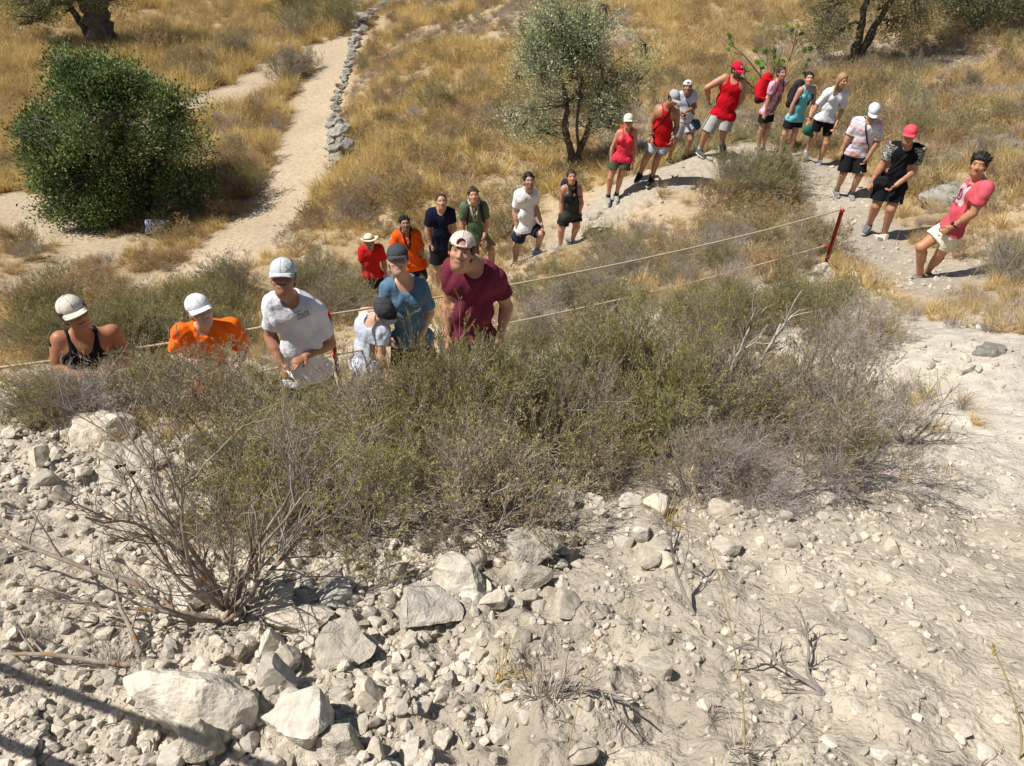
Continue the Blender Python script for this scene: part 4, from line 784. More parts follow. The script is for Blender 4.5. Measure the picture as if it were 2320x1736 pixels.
def shrub_mesh(seed, n0=12, k=(5, 4, 3), spread=.9, hgt=1., leaf=(.030, .007), nl=12, wood=(.34, .29, .235), lcol=((.16, .18, .05), (.35, .35, .11)), tipc=(.58, .55, .22), wig=.22, upf=.10, thick=.009, dead=.1, dcol=(.33, .25, .13)):
    r = np.random.default_rng(seed); az = r.uniform(0, 6.28, n0); ti = spread*r.uniform(.15, 1, n0); D = np.stack([np.cos(az)*np.sin(ti), np.sin(az)*np.sin(ti), np.cos(ti)], 1)
    S = np.stack([np.cos(az)*.04, np.sin(az)*.04, -.03+0*az], 1); L = hgt*r.uniform(.6, 1, n0)*.8; A = grow(r, S, D, L, 6, wig, upf); W = [tubes(A, np.linspace(thick, thick*.45, 6)[None].repeat(n0, 0), 4)]
    s, d, l = kids(r, A, k[0], .3, 1, .6, .42*hgt); B = grow(r, s, d, l, 5, wig, upf); W.append(tubes(B, np.linspace(thick*.5, thick*.25, 5)[None].repeat(len(B), 0)))
    s, d, l = kids(r, B, k[1], .2, 1, .6, .24*hgt); C = grow(r, s, d, l, 4, wig, upf*1.4); W.append(tubes(C, np.linspace(thick*.28, thick*.16, 4)[None].repeat(len(C), 0)))
    Tw = C
    if k[2]: s, d, l = kids(r, C, k[2], .3, 1, .5, .13*hgt); Tw = grow(r, s, d, l, 3, wig*.7, upf*2); W.append(tubes(Tw, np.linspace(thick*.18, thick*.12, 3)[None].repeat(len(Tw), 0)))
    V = []; Q = []; o = 0
    for v, q in W: V.append(v); Q.append(q+o); o += len(v)
    Vw = np.concatenate(V); wc = np.array(wood)*(1+.3*r.normal(size=(len(Vw), 1))*.5)
    wm = mesh_np('branches', Vw, np.concatenate(Q), [M_wood], True, np.clip(wc, .01, 1))
    if not nl: return wm, None
    n, m, _ = Tw.shape; t = r.random((n, nl))**.8*(m-1.001); i = t.astype(int); f = (t-i)[..., None]; ii = np.arange(n)[:, None]
    s = (Tw[ii, i]*(1-f)+Tw[ii, i+1]*f); T = norm(Tw[ii, i+1]-Tw[ii, i]); d = T*.8+norm(r.normal(size=T.shape))*.75+np.array([0, 0, .25]); lv, lq = leaves(r, s.reshape(-1, 3), d.reshape(-1, 3), leaf[0]*hgt, leaf[1]*hgt)
    c0, c1 = np.array(lcol[0]), np.array(lcol[1]); mixv = np.clip(r.normal(.35, .3, n), 0, 1)[:, None, None]; c = c0+(c1-c0)*mixv; tip = (f[..., 0]*0+t/(m-1))[..., None]; c = c*(1-.45*tip**2)+np.array(tipc)*.45*tip**2
    dd = (r.random(n) < dead)[:, None, None]; c = np.where(dd, np.array(dcol), c); c = c*(1+.18*r.normal(size=(n, nl, 1))); c = np.clip(np.broadcast_to(c, (n, nl, 3)).reshape(-1, 3), .01, 1).repeat(4, 0)
    return wm, mesh_np('foliage', lv, lq, [M_leaf], False, c)
ROSE = [shrub_mesh(10+k, 13, (5, 5, 3), spread=.8+.1*k, nl=12) for k in range(5)]                                # olive green rosemary-like
ROSE2 = [shrub_mesh(30+k, 12, (5, 5, 3), spread=1.0, nl=7, lcol=((0.237, 0.225, 0.1), (0.425, 0.375, 0.175)), wood=(0.4, 0.344, 0.312), dead=.3) for k in range(3)]   # half dry
TWIG = [shrub_mesh(40+k, 13, (5, 5, 4), spread=1.1, nl=1, lcol=((0.35, 0.3, 0.175), (0.475, 0.375, 0.225)), wood=(0.45, 0.388, 0.362), dead=.5, wig=.3, thick=.010) for k in range(3)]      # bare grey twigs
TAN = [shrub_mesh(50+k, 14, (5, 5, 3), spread=1.15, nl=8, leaf=(.045, .008), lcol=((0.4, 0.288, 0.15), (0.6, 0.45, 0.237)), tipc=(0.725, 0.575, 0.325), wood=(0.45, 0.35, 0.25), dead=.3) for k in range(3)]
DRYL = [shrub_mesh(60+k, 9, (5, 4, 3), spread=.8, nl=9, leaf=(.030, .007), lcol=((.34, .31, .15), (.46, .42, .22)), tipc=(.55, .48, .28), wood=(.34, .29, .24), dead=.25, dcol=(.42, .34, .2)) for k in range(2)]  # straw coloured sprigs
def put_shrub(pair, P, h, label, group, cat='shrub', name='shrub', rz=None, asp=1., tilt=.12):
    o = link(name, pair[0], None, P); o.scale = (h*asp, h*asp, h); o.rotation_euler = (RNG.uniform(-tilt, tilt), RNG.uniform(-tilt, tilt), RNG.uniform(0, 6.3) if rz is None else rz)
    if pair[1] is not None: link('foliage', pair[1], o)
    tag(o, label, cat, group); return o
# people as seen, to keep their visible parts clear
KEEP = []
for i, W in JW.items():
    ks = {1: ['h', 'n'], 2: ['h', 'n'], 3: ['h', 'n', 'hip', 'sL', 'sR', 'wR'], 4: ['h'], 5: ['h', 'n', 'sL', 'sR', 'eR'], 6: ['h', 'n', 'sL', 'sR', 'eL', 'eR', 'hip', 'wL'], 7: ['h', 'n'], 8: ['h', 'n', 'hip'], 9: ['h', 'n', 'hip'], 10: ['h', 'n', 'hip'],
          17: ['h', 'n', 'hip', 'wL'], 18: ['h', 'n', 'hip', 'wL'], 19: ['h', 'hip', 'kL', 'kR', 'aR', 'wL']}.get(i, ['h', 'n', 'hip', 'kL', 'kR', 'aL', 'aR', 'wL', 'wR'])
    if i in (1, 2, 5): q_ = .45 if i == 5 else .22; W['m'] = W['n']*(1-q_)+W['hip']*q_; W['m2'] = W['sL']*.85+W['hip']*.15; W['m3'] = W['sR']*.85+W['hip']*.15; ks = ks+['m', 'm2', 'm3']
    if i == 4: ks = ks+['n', 'sL', 'wL']
    for k in ks: px, py = proj(W[k]); KEEP.append((px/S22, py/S22, np.linalg.norm(W[k]), (.24 if i == 4 else .17)/m_per_px(W[k])))
for x_, y_, d_ in [(1820, 452, 10), (1805, 500, 10), (1783, 531, 10), (1778, 565, 10), (712, 700, 6.2), (720, 740, 6.2), (728, 790, 6.2), (733, 825, 6.2)]: KEEP.append((x_, y_, d_, 12))
for t_ in np.linspace(0, 1, 14): KEEP.append((1110+(1800-1110)*t_, 627+(460-627)*t_, 6.5+3.5*t_, 3))
for t_ in np.linspace(0, 1, 7): KEEP.append((1440+(1775-1440)*t_, 640+(533-640)*t_, 8+2*t_, 3))
for t_ in np.linspace(0, 1, 6): KEEP.append((0+120*t_, 790-12*t_, 6.4, 2)); KEEP.append((540+30*t_, 715-3*t_, 6.3, 2)); KEEP.append((725+60*t_, 680-5*t_, 6.3, 3))
KEEP = np.array(KEEP)
def clear(P, h, wd):
    d = np.linalg.norm(P); t = P+np.array([0, 0, h]); x0, y0 = proj(P); x1, y1 = proj(t); x0, y0, x1, y1 = x0/S22, y0/S22, x1/S22, y1/S22; hw_ = wd/m_per_px(P)*.8
    K = KEEP[KEEP[:, 2] > d-.05]; return not np.any((K[:, 0] > min(x0, x1)-hw_-K[:, 3]) & (K[:, 0] < max(x0, x1)+hw_+K[:, 3]) & (K[:, 1] > y1-K[:, 3]) & (K[:, 1] < y0+K[:, 3]))
x, y = scatter_ground(5200, .4, 4.0, lambda x, y: np.clip(.25+.8*fbm(x*1.8+9, y*1.8, oct=3), 0, 1), 1.25); M_lit = mat('litter', (.16, .115, .08), .95, .3, 20, 0, rnd=.5)
def bit(k):
    g = Geo(); r = np.random.default_rng(k); q = grow(r, np.zeros((1, 3)), np.array([[1., 0, .05]]), np.array([1.]), 5, .25, 0)[0]; tube(g, q-q.mean(0), [.035, .03, .03, .02, .015], 3); return g.mesh('twig_bit', [M_lit])
scatter('twig_litter', np.stack([x, y, height(x, y)+.004], 1), RNG.uniform(0, 6.3, len(x)), .010+.05*RNG.random(len(x))**3, RNG.integers(0, 4, len(x)), [bit(k) for k in range(4)], RNG.uniform(-.25, .25, (len(x), 2)))
FG = 'shrubs of the thicket between the rubble and the trail'; MG = 'shrubs on the slope around the rope fence'; HG = 'dry shrubs on the hillside'; LG = 'shrubs along the lower dirt path'
def region(rc, n, hr, kinds, label, group, asp=1.):
    for P in ground_at(sample_rect(*rc, n)):
        h = RNG.uniform(*hr)
        for _ in range(5):
            if clear(P, h*.85, h*.4*asp): break
            h *= .75
        else: continue
        pm_, tm_ = masks(P[0], P[1])
        if np.linalg.norm(P) > 7.5 and (tm_ > .4 or pm_ > .35): continue
        k = kinds[RNG.integers(len(kinds))]; put_shrub(k[RNG.integers(len(k))], P, h, label, group, asp=asp)
region((690, 1070, 1120, 1165), 9, (.28, .40), [ROSE, ROSE, ROSE2], 'dense olive-green shrub at the front of the thicket, hard against the boulders', FG)
region((700, 970, 1150, 1060), 11, (.32, .56), [ROSE, ROSE2], 'olive-green shrub in the middle depth of the thicket left of the grey log', FG)
region((1250, 940, 1850, 1060), 13, (.26, .50), [ROSE2, TWIG, ROSE, ROSE2, ROSE], 'greyish twiggy shrub above the dark hollow in the thicket', FG)
region((1280, 1040, 1820, 1085), 8, (.18, .28), [TWIG, TWIG, ROSE2], 'low bare-twigged shrub at the lip of the dark hollow', FG)
region((780, 870, 1300, 960), 12, (.34, .58), [ROSE, ROSE, ROSE2], 'yellow-green shrub at the back of the thicket below the man in maroon', FG)
region((1300, 860, 1850, 950), 12, (.30, .56), [ROSE, ROSE2, TWIG], 'mixed green and grey shrub at the back right of the thicket', FG)
region((480, 980, 690, 1150), 6, (.3, .42), [ROSE, ROSE2, TWIG], 'shrub growing behind the orange-lichened dead shrub', FG)
region((430, 900, 760, 980), 7, (.3, .45), [ROSE, DRYL, ROSE2], 'shrub between the white bank rocks and the big thicket', FG)
region((0, 850, 420, 920), 12, (.3, .48), [ROSE, ROSE2, TWIG], 'shrub on the left bank hiding the man in the black tank top', FG)
region((350, 850, 560, 900), 8, (.34, .46), [ROSE, DRYL], 'shrub in front of the child in orange', FG)

region((720, 880, 1750, 1000), 12, (.52, .70), [ROSE, ROSE2], 'tall narrow shrub poking above the rest of the thicket', FG, .55)
# scrub behind the front people, along the rope and up to the trail
region((0, 700, 340, 790), 13, (.45, .7), [ROSE, ROSE, ROSE2], 'green shrub beside the rope at the far left', MG)
region((0, 620, 330, 700), 7, (.4, .7), [ROSE, ROSE2, TAN], 'shrub at the left edge above the rope', MG)
region((220, 680, 560, 770), 13, (.45, .7), [ROSE, ROSE, ROSE2], 'green shrub between the man in black and the child in orange', MG)
region((440, 630, 800, 700), 15, (.4, .7), [ROSE, ROSE, ROSE2], 'tall thin-branched shrub behind the man in the white printed t-shirt', MG)
region((650, 570, 800, 640), 6, (.4, .6), [ROSE, ROSE2], 'green shrub left of the man in the straw hat', MG)
region((800, 570, 1130, 650), 8, (.35, .5), [ROSE, TAN, ROSE2], 'shrub at the feet of the men in orange, navy and green', MG)
region((1110, 660, 1300, 800), 13, (.3, .5), [ROSE, ROSE2, TWIG], 'small shrub right of the man in maroon', MG)
region((1120, 570, 1500, 640), 17, (.3, .5), [ROSE, ROSE2], 'low green shrub below the trail and above the upper rope', MG)
region((1250, 650, 1900, 790), 28, (.26, .5), [ROSE, ROSE2, ROSE, TWIG], 'grey-green shrub on the slope under the lower rope', MG)
region((1320, 480, 1560, 620), 16, (.3, .55), [ROSE, ROSE2, TWIG, TAN], 'low shrub on the pale slope below the woman in the coral top', MG)
region((1540, 440, 1790, 620), 20, (.35, .55), [ROSE, ROSE2, TWIG, TAN], 'scrubby bush just left of the right red post', MG)
region((1560, 370, 1780, 450), 12, (.5, .85), [ROSE, ROSE, ROSE2], 'bushy green shrub inside the bend of the trail', MG)
region((1590, 320, 1710, 380), 4, (.4, .7), [ROSE, ROSE2], 'shrub hiding the legs of the women with backpacks', MG)
region((1880, 570, 1960, 680), 3, (.3, .45), [ROSE, TWIG], 'small shrub between the red post and the leaning man', MG)
region((2040, 520, 2212, 640), 7, (.35, .6), [TAN, ROSE2, TWIG], 'dry shrub behind the leaning man', MG)
region((1940, 290, 2212, 410), 9, (.35, .6), [ROSE2, TAN, ROSE], 'dry shrub on the slope above the grey outcrop', HG)
region((1850, 130, 2212, 290), 9, (.35, .65), [TAN, ROSE2, TAN], 'tan shrub on the upper right hillside', HG)
region((1060, 410, 1330, 550), 6, (.35, .6), [ROSE, TAN], 'shrub around the men in green and white on the trail', HG)
region((340, 120, 700, 190), 24, (.7, 1.2), [ROSE2, TAN, ROSE2], 'brown-green shrub on the bank above the forking path', LG)
region((600, 20, 750, 90), 12, (1.0, 1.6), [ROSE2, ROSE, ROSE], 'dark green-brown shrub at the far end of the path', LG)
region((470, 235, 680, 320), 14, (.5, .8), [TAN, TWIG, TAN], 'grey-tan shrub on the island between the two path branches', LG)
region((430, 320, 600, 420), 18, (.5, .8), [TAN, ROSE2], 'shrub between the big dark bush and the path', LG)
region((700, 380, 800, 500), 5, (.4, .7), [TAN, TWIG], 'greyish shrub below the dry stone wall', LG)
region((90, 560, 400, 620), 20, (.3, .45), [TAN, TAN, TWIG], 'low brown shrub on the gravel below the big dark bush', LG)
region((0, 500, 90, 580), 7, (.4, .6), [ROSE2, TAN], 'shrub at the left edge on the white gravel', LG)
region((760, 120, 1080, 330), 10, (.35, .6), [ROSE2, TWIG, TAN], 'grey-green clump in the dry grass right of the wall', HG)
# single ones worth a name of their own
def one(kind, x, y, h, lab, asp=1., **k): P = ground_at([(x, y)])[0]; return put_shrub(kind, P, h, lab, None, asp=asp, **k)
one(ROSE[1], 935, 245, 1.0, 'rounded grey-green shrub alone in the dry grass left of the olive tree')
one(shrub_mesh(77, 12, (5, 5, 3), nl=12, lcol=((.22, .24, .03), (.34, .33, .05)), tipc=(.5, .45, .1)), 560, 425, .9, 'yellow-green shrub on the path verge right of the big bush')
one(DRYL[0], 1130, 1150, .42, 'straw-coloured broom-like shrub leaning over the boulders at centre', asp=.9)
one(DRYL[1], 470, 960, .55, 'bleached straw-coloured shrub in front of the child in orange', asp=1.1)
for x_, y_, h_, l_ in ((785, 652, .5, 'sprig-topped green shrub before the man in the straw hat'), (845, 662, .45, 'green shrub before the man in orange and neckerchief'), (905, 655, .42, 'green shrub between the woman in blue and the man in navy'), (1010, 640, .35, 'green shrub at the feet of the man in sage green'), (1120, 655, .38, 'green shrub just right of the shoulder of the man in maroon'), (640, 640, .6, 'leggy green shrub just right of the white cap')): one(ROSE[int(x_) % 5], x_, y_, h_, l_)
one(TWIG[1], 1890, 900, .32, 'small brown leafless shrub on the gravel at right')
# grasses: dry tufts as ground cover
def tuft(seed, n, L, wd, spread, c0, c1, seg=4):
    r = np.random.default_rng(seed); az = r.uniform(0, 6.28, n); ti = spread*r.random(n); D = np.stack([np.cos(az)*np.sin(ti), np.sin(az)*np.sin(ti), np.cos(ti)], 1); S = np.stack([np.cos(az), np.sin(az), 0*az], 1)*(.10*r.random((n, 1)))
    P = grow(r, S, D, L*r.uniform(.5, 1.1, n), seg, .18, -.12); s = norm(np.cross(D, r.normal(size=(n, 3))))[:, None]; w_ = wd*np.linspace(1, .25, seg)[None, :, None]; V = np.stack([P-s*w_, P+s*w_], 2).reshape(-1, 3)
    b = (np.arange(n)*seg*2)[:, None]; i = (np.arange(seg-1)*2)[None]; Q = np.stack([b+i, b+i+1, b+i+3, b+i+2], -1).reshape(-1, 4); c = np.array(c0)+(np.array(c1)-np.array(c0))*r.random((n, 1)); c = np.clip(c*(1+.15*r.normal(size=(n, 1))), .01, 1).repeat(seg*2, 0)
    return mesh_np('grass_tuft', V, Q, [M_grass], False, c)
GOLD = [tuft(k, 80, .42, .0045, .75, (0.6, 0.443, 0.174), (0.863, 0.678, 0.326)) for k in range(3)]
TANG = [tuft(10+k, 80, .34, .0045, .95, (0.503, 0.358, 0.163), (0.744, 0.579, 0.302)) for k in range(3)]
GREY = [tuft(20+k, 80, .28, .0045, 1.05, (0.381, 0.32, 0.277), (0.554, 0.493, 0.423)) for k in range(2)]
OLIV = [tuft(30+k, 80, .32, .005, .9, (0.3, 0.296, 0.146), (0.53, 0.493, 0.291)) for k in range(3)]
ALLT = GOLD+TANG+GREY+OLIV
n = 36000; y = 7+43*RNG.random(n)**.95; x = RNG.uniform(-1, 1, n)*(.74*y+1.5); pm_, tm_ = masks(x, y); z = height(x, y); px, py = proj(np.stack([x, y, z], 1)); px /= S22; py /= S22
n1 = fbm(x*.35, y*.35, oct=3); n2 = fbm(x*.9+5, y*.9, oct=3)
dens = np.ones(n)*.95; dens *= 1-np.clip(pm_*1.25, 0, 1); dens *= 1-np.clip(tm_*1.3, 0, 1)
dens *= np.where((px < 330) & (py > 500) & (py < 640), .4, 1); dens *= np.where((px > 620) & (px < 900) & (py > 500), .25, 1); dens *= np.where((px > 1050) & (py > 430), .45, 1); dens *= np.where((px > 1000) & (px < 1320) & (py > 380) & (py < 560), .5, 1); dens *= np.where((px > 1950) & (py > 420), .45, 1); dens *= np.where(np.hypot(x, y) < 9, .35, 1); dens *= np.where(py > 560, .5, 1)
dens *= np.where(n2 < -.45, .35, 1); WL = [P3(a, b, 9.)[:2] for a, b in ((735, 370), (735, 300), (728, 240), (745, 165), (770, 85), (840, 5))]; dens *= np.where(lin(np.stack([x, y], 1), WL) < .35, .1, 1)
k = (RNG.random(n) < dens) & (py < 830) & (py > -250)
left = (px < 740)[k]; right = ((px > 1450) & (py < 900))[k]; n1k = n1[k]; n2k = n2[k]; rr = RNG.random(k.sum()); x, y, z, px, py = x[k], y[k], z[k], px[k], py[k]
idx = np.where(left, np.where(n1k > -.15, 0, 1), np.where(n1k > .1, 0, np.where(n1k > -.35, 1, 2))); idx = np.where(right, np.where(n1k > .25, 1, np.where(n1k > -.1, 3, np.where(n2k > 0, 1, 2))), idx); idx = np.where(rr < .18, 1, idx); idx = np.where((py > 560), 1, idx)
off = np.array([0, 3, 6, 8]); cntv = np.array([3, 3, 2, 3]); ix = off[idx]+RNG.integers(0, 99, len(idx)) % cntv[idx]
sc_ = RNG.uniform(.6, 1.25, len(x))*np.where(py > 430, .75, 1.)*(1+.25*n1k)*np.where(left & (y > 24), 1.5, 1.)
tl = np.stack([RNG.normal(0, .15, len(x)), RNG.normal(.12, .15, len(x))], 1)
g = scatter('dry_grass', np.stack([x, y, z-.01], 1), RNG.uniform(0, 6.3, len(x)), sc_, ix, ALLT, tl)
LOW = []
# low dry shrublets mixed into the grass
def small(seed, **k):
    a, b = shrub_mesh(seed, 9, (4, 4, 2), spread=1.1, hgt=.45, nl=8, leaf=(.07, .014), thick=.012, **k)
    return b
LOWS = [small(81, lcol=((.30, .23, .13), (.44, .33, .19)), tipc=(.5, .38, .22)), small(82, lcol=((.25, .23, .11), (.38, .33, .17)), tipc=(.45, .39, .2)), small(83, lcol=((.30, .25, .20), (.40, .34, .28)), tipc=(.42, .37, .31))]
n = 5200; y = 9+38*RNG.random(n); x = RNG.uniform(-1, 1, n)*(.74*y+1.5); pm_, tm_ = masks(x, y); z = height(x, y); px, py = proj(np.stack([x, y, z], 1)); px /= S22; py /= S22; n1 = fbm(x*.5+3, y*.5, oct=3)
k = (pm_ < .2) & (tm_ < .1) & (RNG.random(n) < np.clip(.5+.8*n1, .05, 1)) & (py < 560) & ~((px < 330) & (py > 480)) & ~((px < 740) & (py < 350) & (RNG.random(n) < .6)); x, y, z = x[k], y[k], z[k]
scatter('low_dry_scrub', np.stack([x, y, z], 1), RNG.uniform(0, 6.3, len(x)), RNG.uniform(.5, 1.3, len(x)), RNG.integers(0, 3, len(x)), LOWS)
# tan grass on the near slope, sparse
n = 6500; y = 2.4+9*RNG.random(n); x = RNG.uniform(-1, 1, n)*(.75*y+.8); z = height(x, y); px, py = proj(np.stack([x, y, z], 1)); px /= S22; py /= S22; pm_, tm_ = masks(x, y)
k = (RNG.random(n) < np.clip(.45+.9*fbm(x*1.2, y*1.2, oct=2), 0, 1)) & (py < 960) & (tm_ < .3) & ~((px > 1850) & (py > 720) & (RNG.random(n) < .8)); x, y, z = x[k], y[k], z[k]
scatter('thin_dry_grass', np.stack([x, y, z], 1), RNG.uniform(0, 6.3, len(x)), RNG.uniform(.3, .6, len(x)), RNG.integers(3, 8, len(x)), ALLT)

# ------------------------------------------------------------------ trees
M_bark = mat('tree_bark', (.13, .105, .085), .95, .4, 6, .9, 30, bdist=.02)
M_tleaf = mat('tree_leaf', (1, 1, 1), .55, .1, 3, 0, attr=True, trans=.22, spec=.35)
def tree(name, base, trunks, blobs, ncl, nlv, leaf, clr, cols, label, cat='tree', hollow=.35, bark=None, gap=.15, seed=1, nprim=10, nsec=60, twr=.006, crown='crown', group=None):
    """trunks: polylines with radii (relative to base); blobs: (centre, radii) ellipsoids of crown, relative to base"""
    r = np.random.default_rng(seed); root = empty(name, tuple(base)); tag(root, label, cat, group)
    g = Geo(); ends = []
    for pts, rad in trunks:
        pts = np.array(pts, float); m = len(pts); t = np.linspace(0, m-1, m*4); i = np.minimum(t.astype(int), m-2); f = (t-i)[:, None]; q = pts[i]*(1-f)+pts[i+1]*f; q[1:-1] += r.normal(size=(len(q)-2, 3))*rad[0]*.15
        rr = np.interp(t, np.arange(m), np.interp(np.arange(m), np.linspace(0, m-1, len(rad)), rad))*(1+.10*r.normal(size=len(t))); tube(g, q, rr, 9); ends += list(q[len(q)//3:])
    ends = np.array(ends)
    bl = np.array([(b[1][0]*b[1][1]*b[1][2])**.67 for b in blobs]); bi = r.choice(len(blobs), ncl*3, p=bl/bl.sum()); u = norm(r.normal(size=(ncl*3, 3))); rad = (hollow**3+(1-hollow**3)*r.random(ncl*3))**(1/3.)
    C = np.array([blobs[b][0] for b in bi])+u*rad[:, None]*np.array([blobs[b][1] for b in bi]); keep = fbm(C[:, 0]*1.3+seed, C[:, 1]*1.3, C[:, 2]*1.3, oct=2) > -gap*2.2; C = C[keep][:ncl]; C = C[C[:, 2] > .05]
    prim = C[r.choice(len(C), nprim)]*.55+ends[np.random.default_rng(seed).integers(0, len(ends), nprim)]*.45; sec = C[r.choice(len(C), nsec)]
    def conn(A, B, ra, rb, sag, m=6, k=4):   # branch from nearest B to each A
        j = ((A[:, None]-B[None])**2).sum(-1).argmin(1); t = np.linspace(0, 1, m)[None, :, None]; Pp = B[j][:, None]*(1-t)+A[:, None]*t; Pp = Pp+r.normal(size=(len(A), 1, 3))*sag*np.sin(t*math.pi)*np.linalg.norm(A-B[j], axis=1)[:, None, None]; Pp[:, 1:-1] += r.normal(size=(len(A), m-2, 3))*.02
        v, q = tubes(Pp, np.linspace(ra, rb, m)[None].repeat(len(A), 0), k); g.add(v, q)
    tr = trunks[0][1][-1]; conn(prim, ends, tr*.9, tr*.5, .12, 7, 5); conn(sec, np.concatenate([prim, ends]), tr*.5, tr*.22, .12, 6, 4); conn(C, np.concatenate([sec, prim]), twr*1.6, twr*.6, .12, 4, 3)
    link('trunk', g.mesh('trunk', [bark or M_bark]), root)
    S = C[:, None]+r.normal(size=(len(C), nlv, 3))*clr*.5; D = norm(S-C[:, None])*.8+np.array([0, 0, .45])+r.normal(size=S.shape)*.3
    v, q = leaves(r, S.reshape(-1, 3), D.reshape(-1, 3), leaf[0], leaf[1]); c0, c1 = np.array(cols[0]), np.array(cols[1]); mx_ = np.clip(r.normal(.4, .28, len(C)), 0, 1)[:, None, None]+r.normal(size=(len(C), nlv, 1))*.18
    c = np.clip((c0+(c1-c0)*mx_).reshape(-1, 3), .008, 1).repeat(4, 0); link(crown, mesh_np('crown', v, q, [M_tleaf], False, c), root); return root
B = ground_at([(306, 464), (1240, 368), (228, 100), (1843, 135), (2100, 75)])
OL = ((.28, .31, .15), (.66, .68, .44))
BB = [((-.1, .1, 2.05), (1.75, 1.7, 1.5)), ((-.9, -.2, 1.5), (1.2, 1.3, 1.3)), ((1.05, .2, 1.85), (.95, 1.2, 1.1)), ((.0, 0, 3.3), (.6, .7, .6)), ((-.9, -.3, .75), (1.0, 1.0, .7))]
tree('evergreen_bush', B[0], [([(0, 0, -.2), (-.2, 0, .8), (-.5, .1, 1.8), (-.4, .2, 2.8)], [.14, .05]), ([(0, 0, -.2), (.4, 0, .7), (.8, .2, 1.7)], [.12, .05])],
     BB+[(tuple(np.array(BB[j][0])+u_*np.array(BB[j][1])*1.0), (q_, q_, q_*.8)) for j, u_, q_ in [(int(RNG.integers(5)), unit(RNG.normal(size=3)*[1, 1, 1]+[0, -.3, .15]), RNG.uniform(.26, .55)) for _ in range(75)]], 3400, 24, (.075, .045), .26, ((.055, .10, .028), (.28, .36, .12)),
     'large dense rounded dark green bush beside the dirt path', 'bush', hollow=.66, gap=.02, seed=4, crown='foliage')
sc1 = lambda T: [([tuple(np.array(p)*.84) for p in q[0]], [v*.9 for v in q[1]]) for q in T]; sb1 = lambda T: [(tuple(np.array(p)*.84), tuple(np.array(q)*.86)) for p, q in T]
tree('olive_tree', B[1], sc1([([(.02, 0, -.15), (-.12, 0, .5), (-.28, .0, 1.1), (-.25, .05, 1.7), (-.45, 0, 2.4)], [.085, .075, .03]), ([(.05, 0, -.15), (.1, 0, .5), (.3, .05, 1.0), (.42, .05, 1.6), (.6, 0, 2.2)], [.08, .07, .028]), ([(.1, 0, .55), (-.02, -.1, 1.2), (.05, -.1, 2.2)], [.04, .025])]),
     sb1([((-.3, 0, 2.5), (1.25, 1.2, 1.2)), ((.6, .1, 2.2), (.95, 1.0, 1.0)), ((-1.1, -.1, 1.5), (.75, .8, .65)), ((-.6, 0, 3.4), (.8, .7, .7)), ((.45, 0, 3.3), (.85, .7, .75)), ((.0, 0, 1.35), (1.2, .9, .5)), ((-1.2, 0, 2.3), (.6, .7, .7)), ((1.2, 0, 2.6), (.55, .6, .6))]), 1350, 27, (.07, .018), .27, OL,
     'silvery olive tree with forked trunk in the middle of the dry slope', hollow=.15, gap=.02, seed=8, nsec=90)
tree('olive_tree', B[2], [([(0, 0, -.3), (.05, 0, 1.0), (-.1, 0, 1.8), (-.9, 0, 2.8), (-1.5, 0, 3.4)], [.50, .40, .2]), ([(.1, 0, .9), (.55, 0, 2.2), (.9, 0, 3.4)], [.30, .14]), ([(-.3, 0, -.2), (-.8, .1, 1.1), (-1.1, .1, 1.9)], [.18, .08])],
     [((-2.3, 0, 1.6), (1.5, 1.2, .8)), ((-1.2, -.2, 2.1), (1.5, 1.5, .7)), ((1.1, -.2, 1.9), (.8, .8, .4)), ((-.3, 0, 4.2), (2.4, 1.8, 1.3))], 900, 24, (.12, .03), .4, ((.12, .16, .05), (.32, .36, .15)), 'old thick-trunked olive tree at the upper left edge', hollow=.3, seed=12)
tree('olive_tree', B[3], [([(0, 0, -.2), (-.05, 0, .8), (-.12, 0, 1.7), (-.3, 0, 2.8)], [.11, .05]), ([(.08, 0, -.2), (.25, 0, .7), (.65, .1, 1.7), (.8, .2, 2.8)], [.12, .05])],
     [((-.85, 0, 1.2), (.7, .8, .95)), ((.9, 0, 1.5), (1.0, .9, .9)), ((.1, 0, 2.6), (1.7, 1.5, 1.1)), ((1.9, .3, 1.9), (.9, .9, .8))], 900, 24, (.09, .022), .32, ((.16, .17, .07), (.36, .34, .18)), 'olive tree with two dark trunks at the upper right', hollow=.1, gap=.0, seed=15)
tree('bush', B[4], [([(0, 0, -.2), (.1, 0, .6), (.2, 0, 1.2)], [.06, .03])], [((.1, 0, 1.3), (1.7, 1.3, 1.0)), ((1.1, 0, 1.2), (1.2, 1.1, .9)), ((-.4, -.2, .8), (1., .9, .7))], 700, 22, (.09, .025), .34, ((.09, .10, .04), (.24, .24, .11)), 'dark green thicket in the upper right corner behind the olive', 'bush', hollow=.5, seed=19, crown='foliage')
# fig sapling with few big bright leaves
P = ground_at([(1660, 215)])[0]; root = empty('fig_sapling', tuple(P)); tag(root, 'sparse sapling with large bright green leaves behind the man in red', 'sapling')
r = np.random.default_rng(5); A = grow(r, np.zeros((7, 3)), norm(np.array([[-.5, 0, 1], [-.25, .1, 1], [0, 0, 1], [.25, 0, 1], [.6, .1, .9], [-.8, 0, .8], [.9, 0, .7]])), np.array([2.2, 2.0, 1.3, 1.7, 1.5, 1.2, 1.1]), 7, .13, .03); s, d, l = kids(r, A, 5, .3, 1, .6, .5); Bk = grow(r, s, d, l, 5, .2, .03); s, d, l = kids(r, Bk, 3, .3, 1, .6, .25); Ck = grow(r, s, d, l, 4, .2, .03)
g = Geo(); [g.add(*tubes(X, np.linspace(a, b, X.shape[1])[None].repeat(len(X), 0), 4)) for X, a, b in ((A, .022, .010), (Bk, .009, .005), (Ck, .005, .002))]
link('branches', g.mesh('branches', [mat('pale_bark', (.27, .23, .19), .9, .3, 10)]), root)
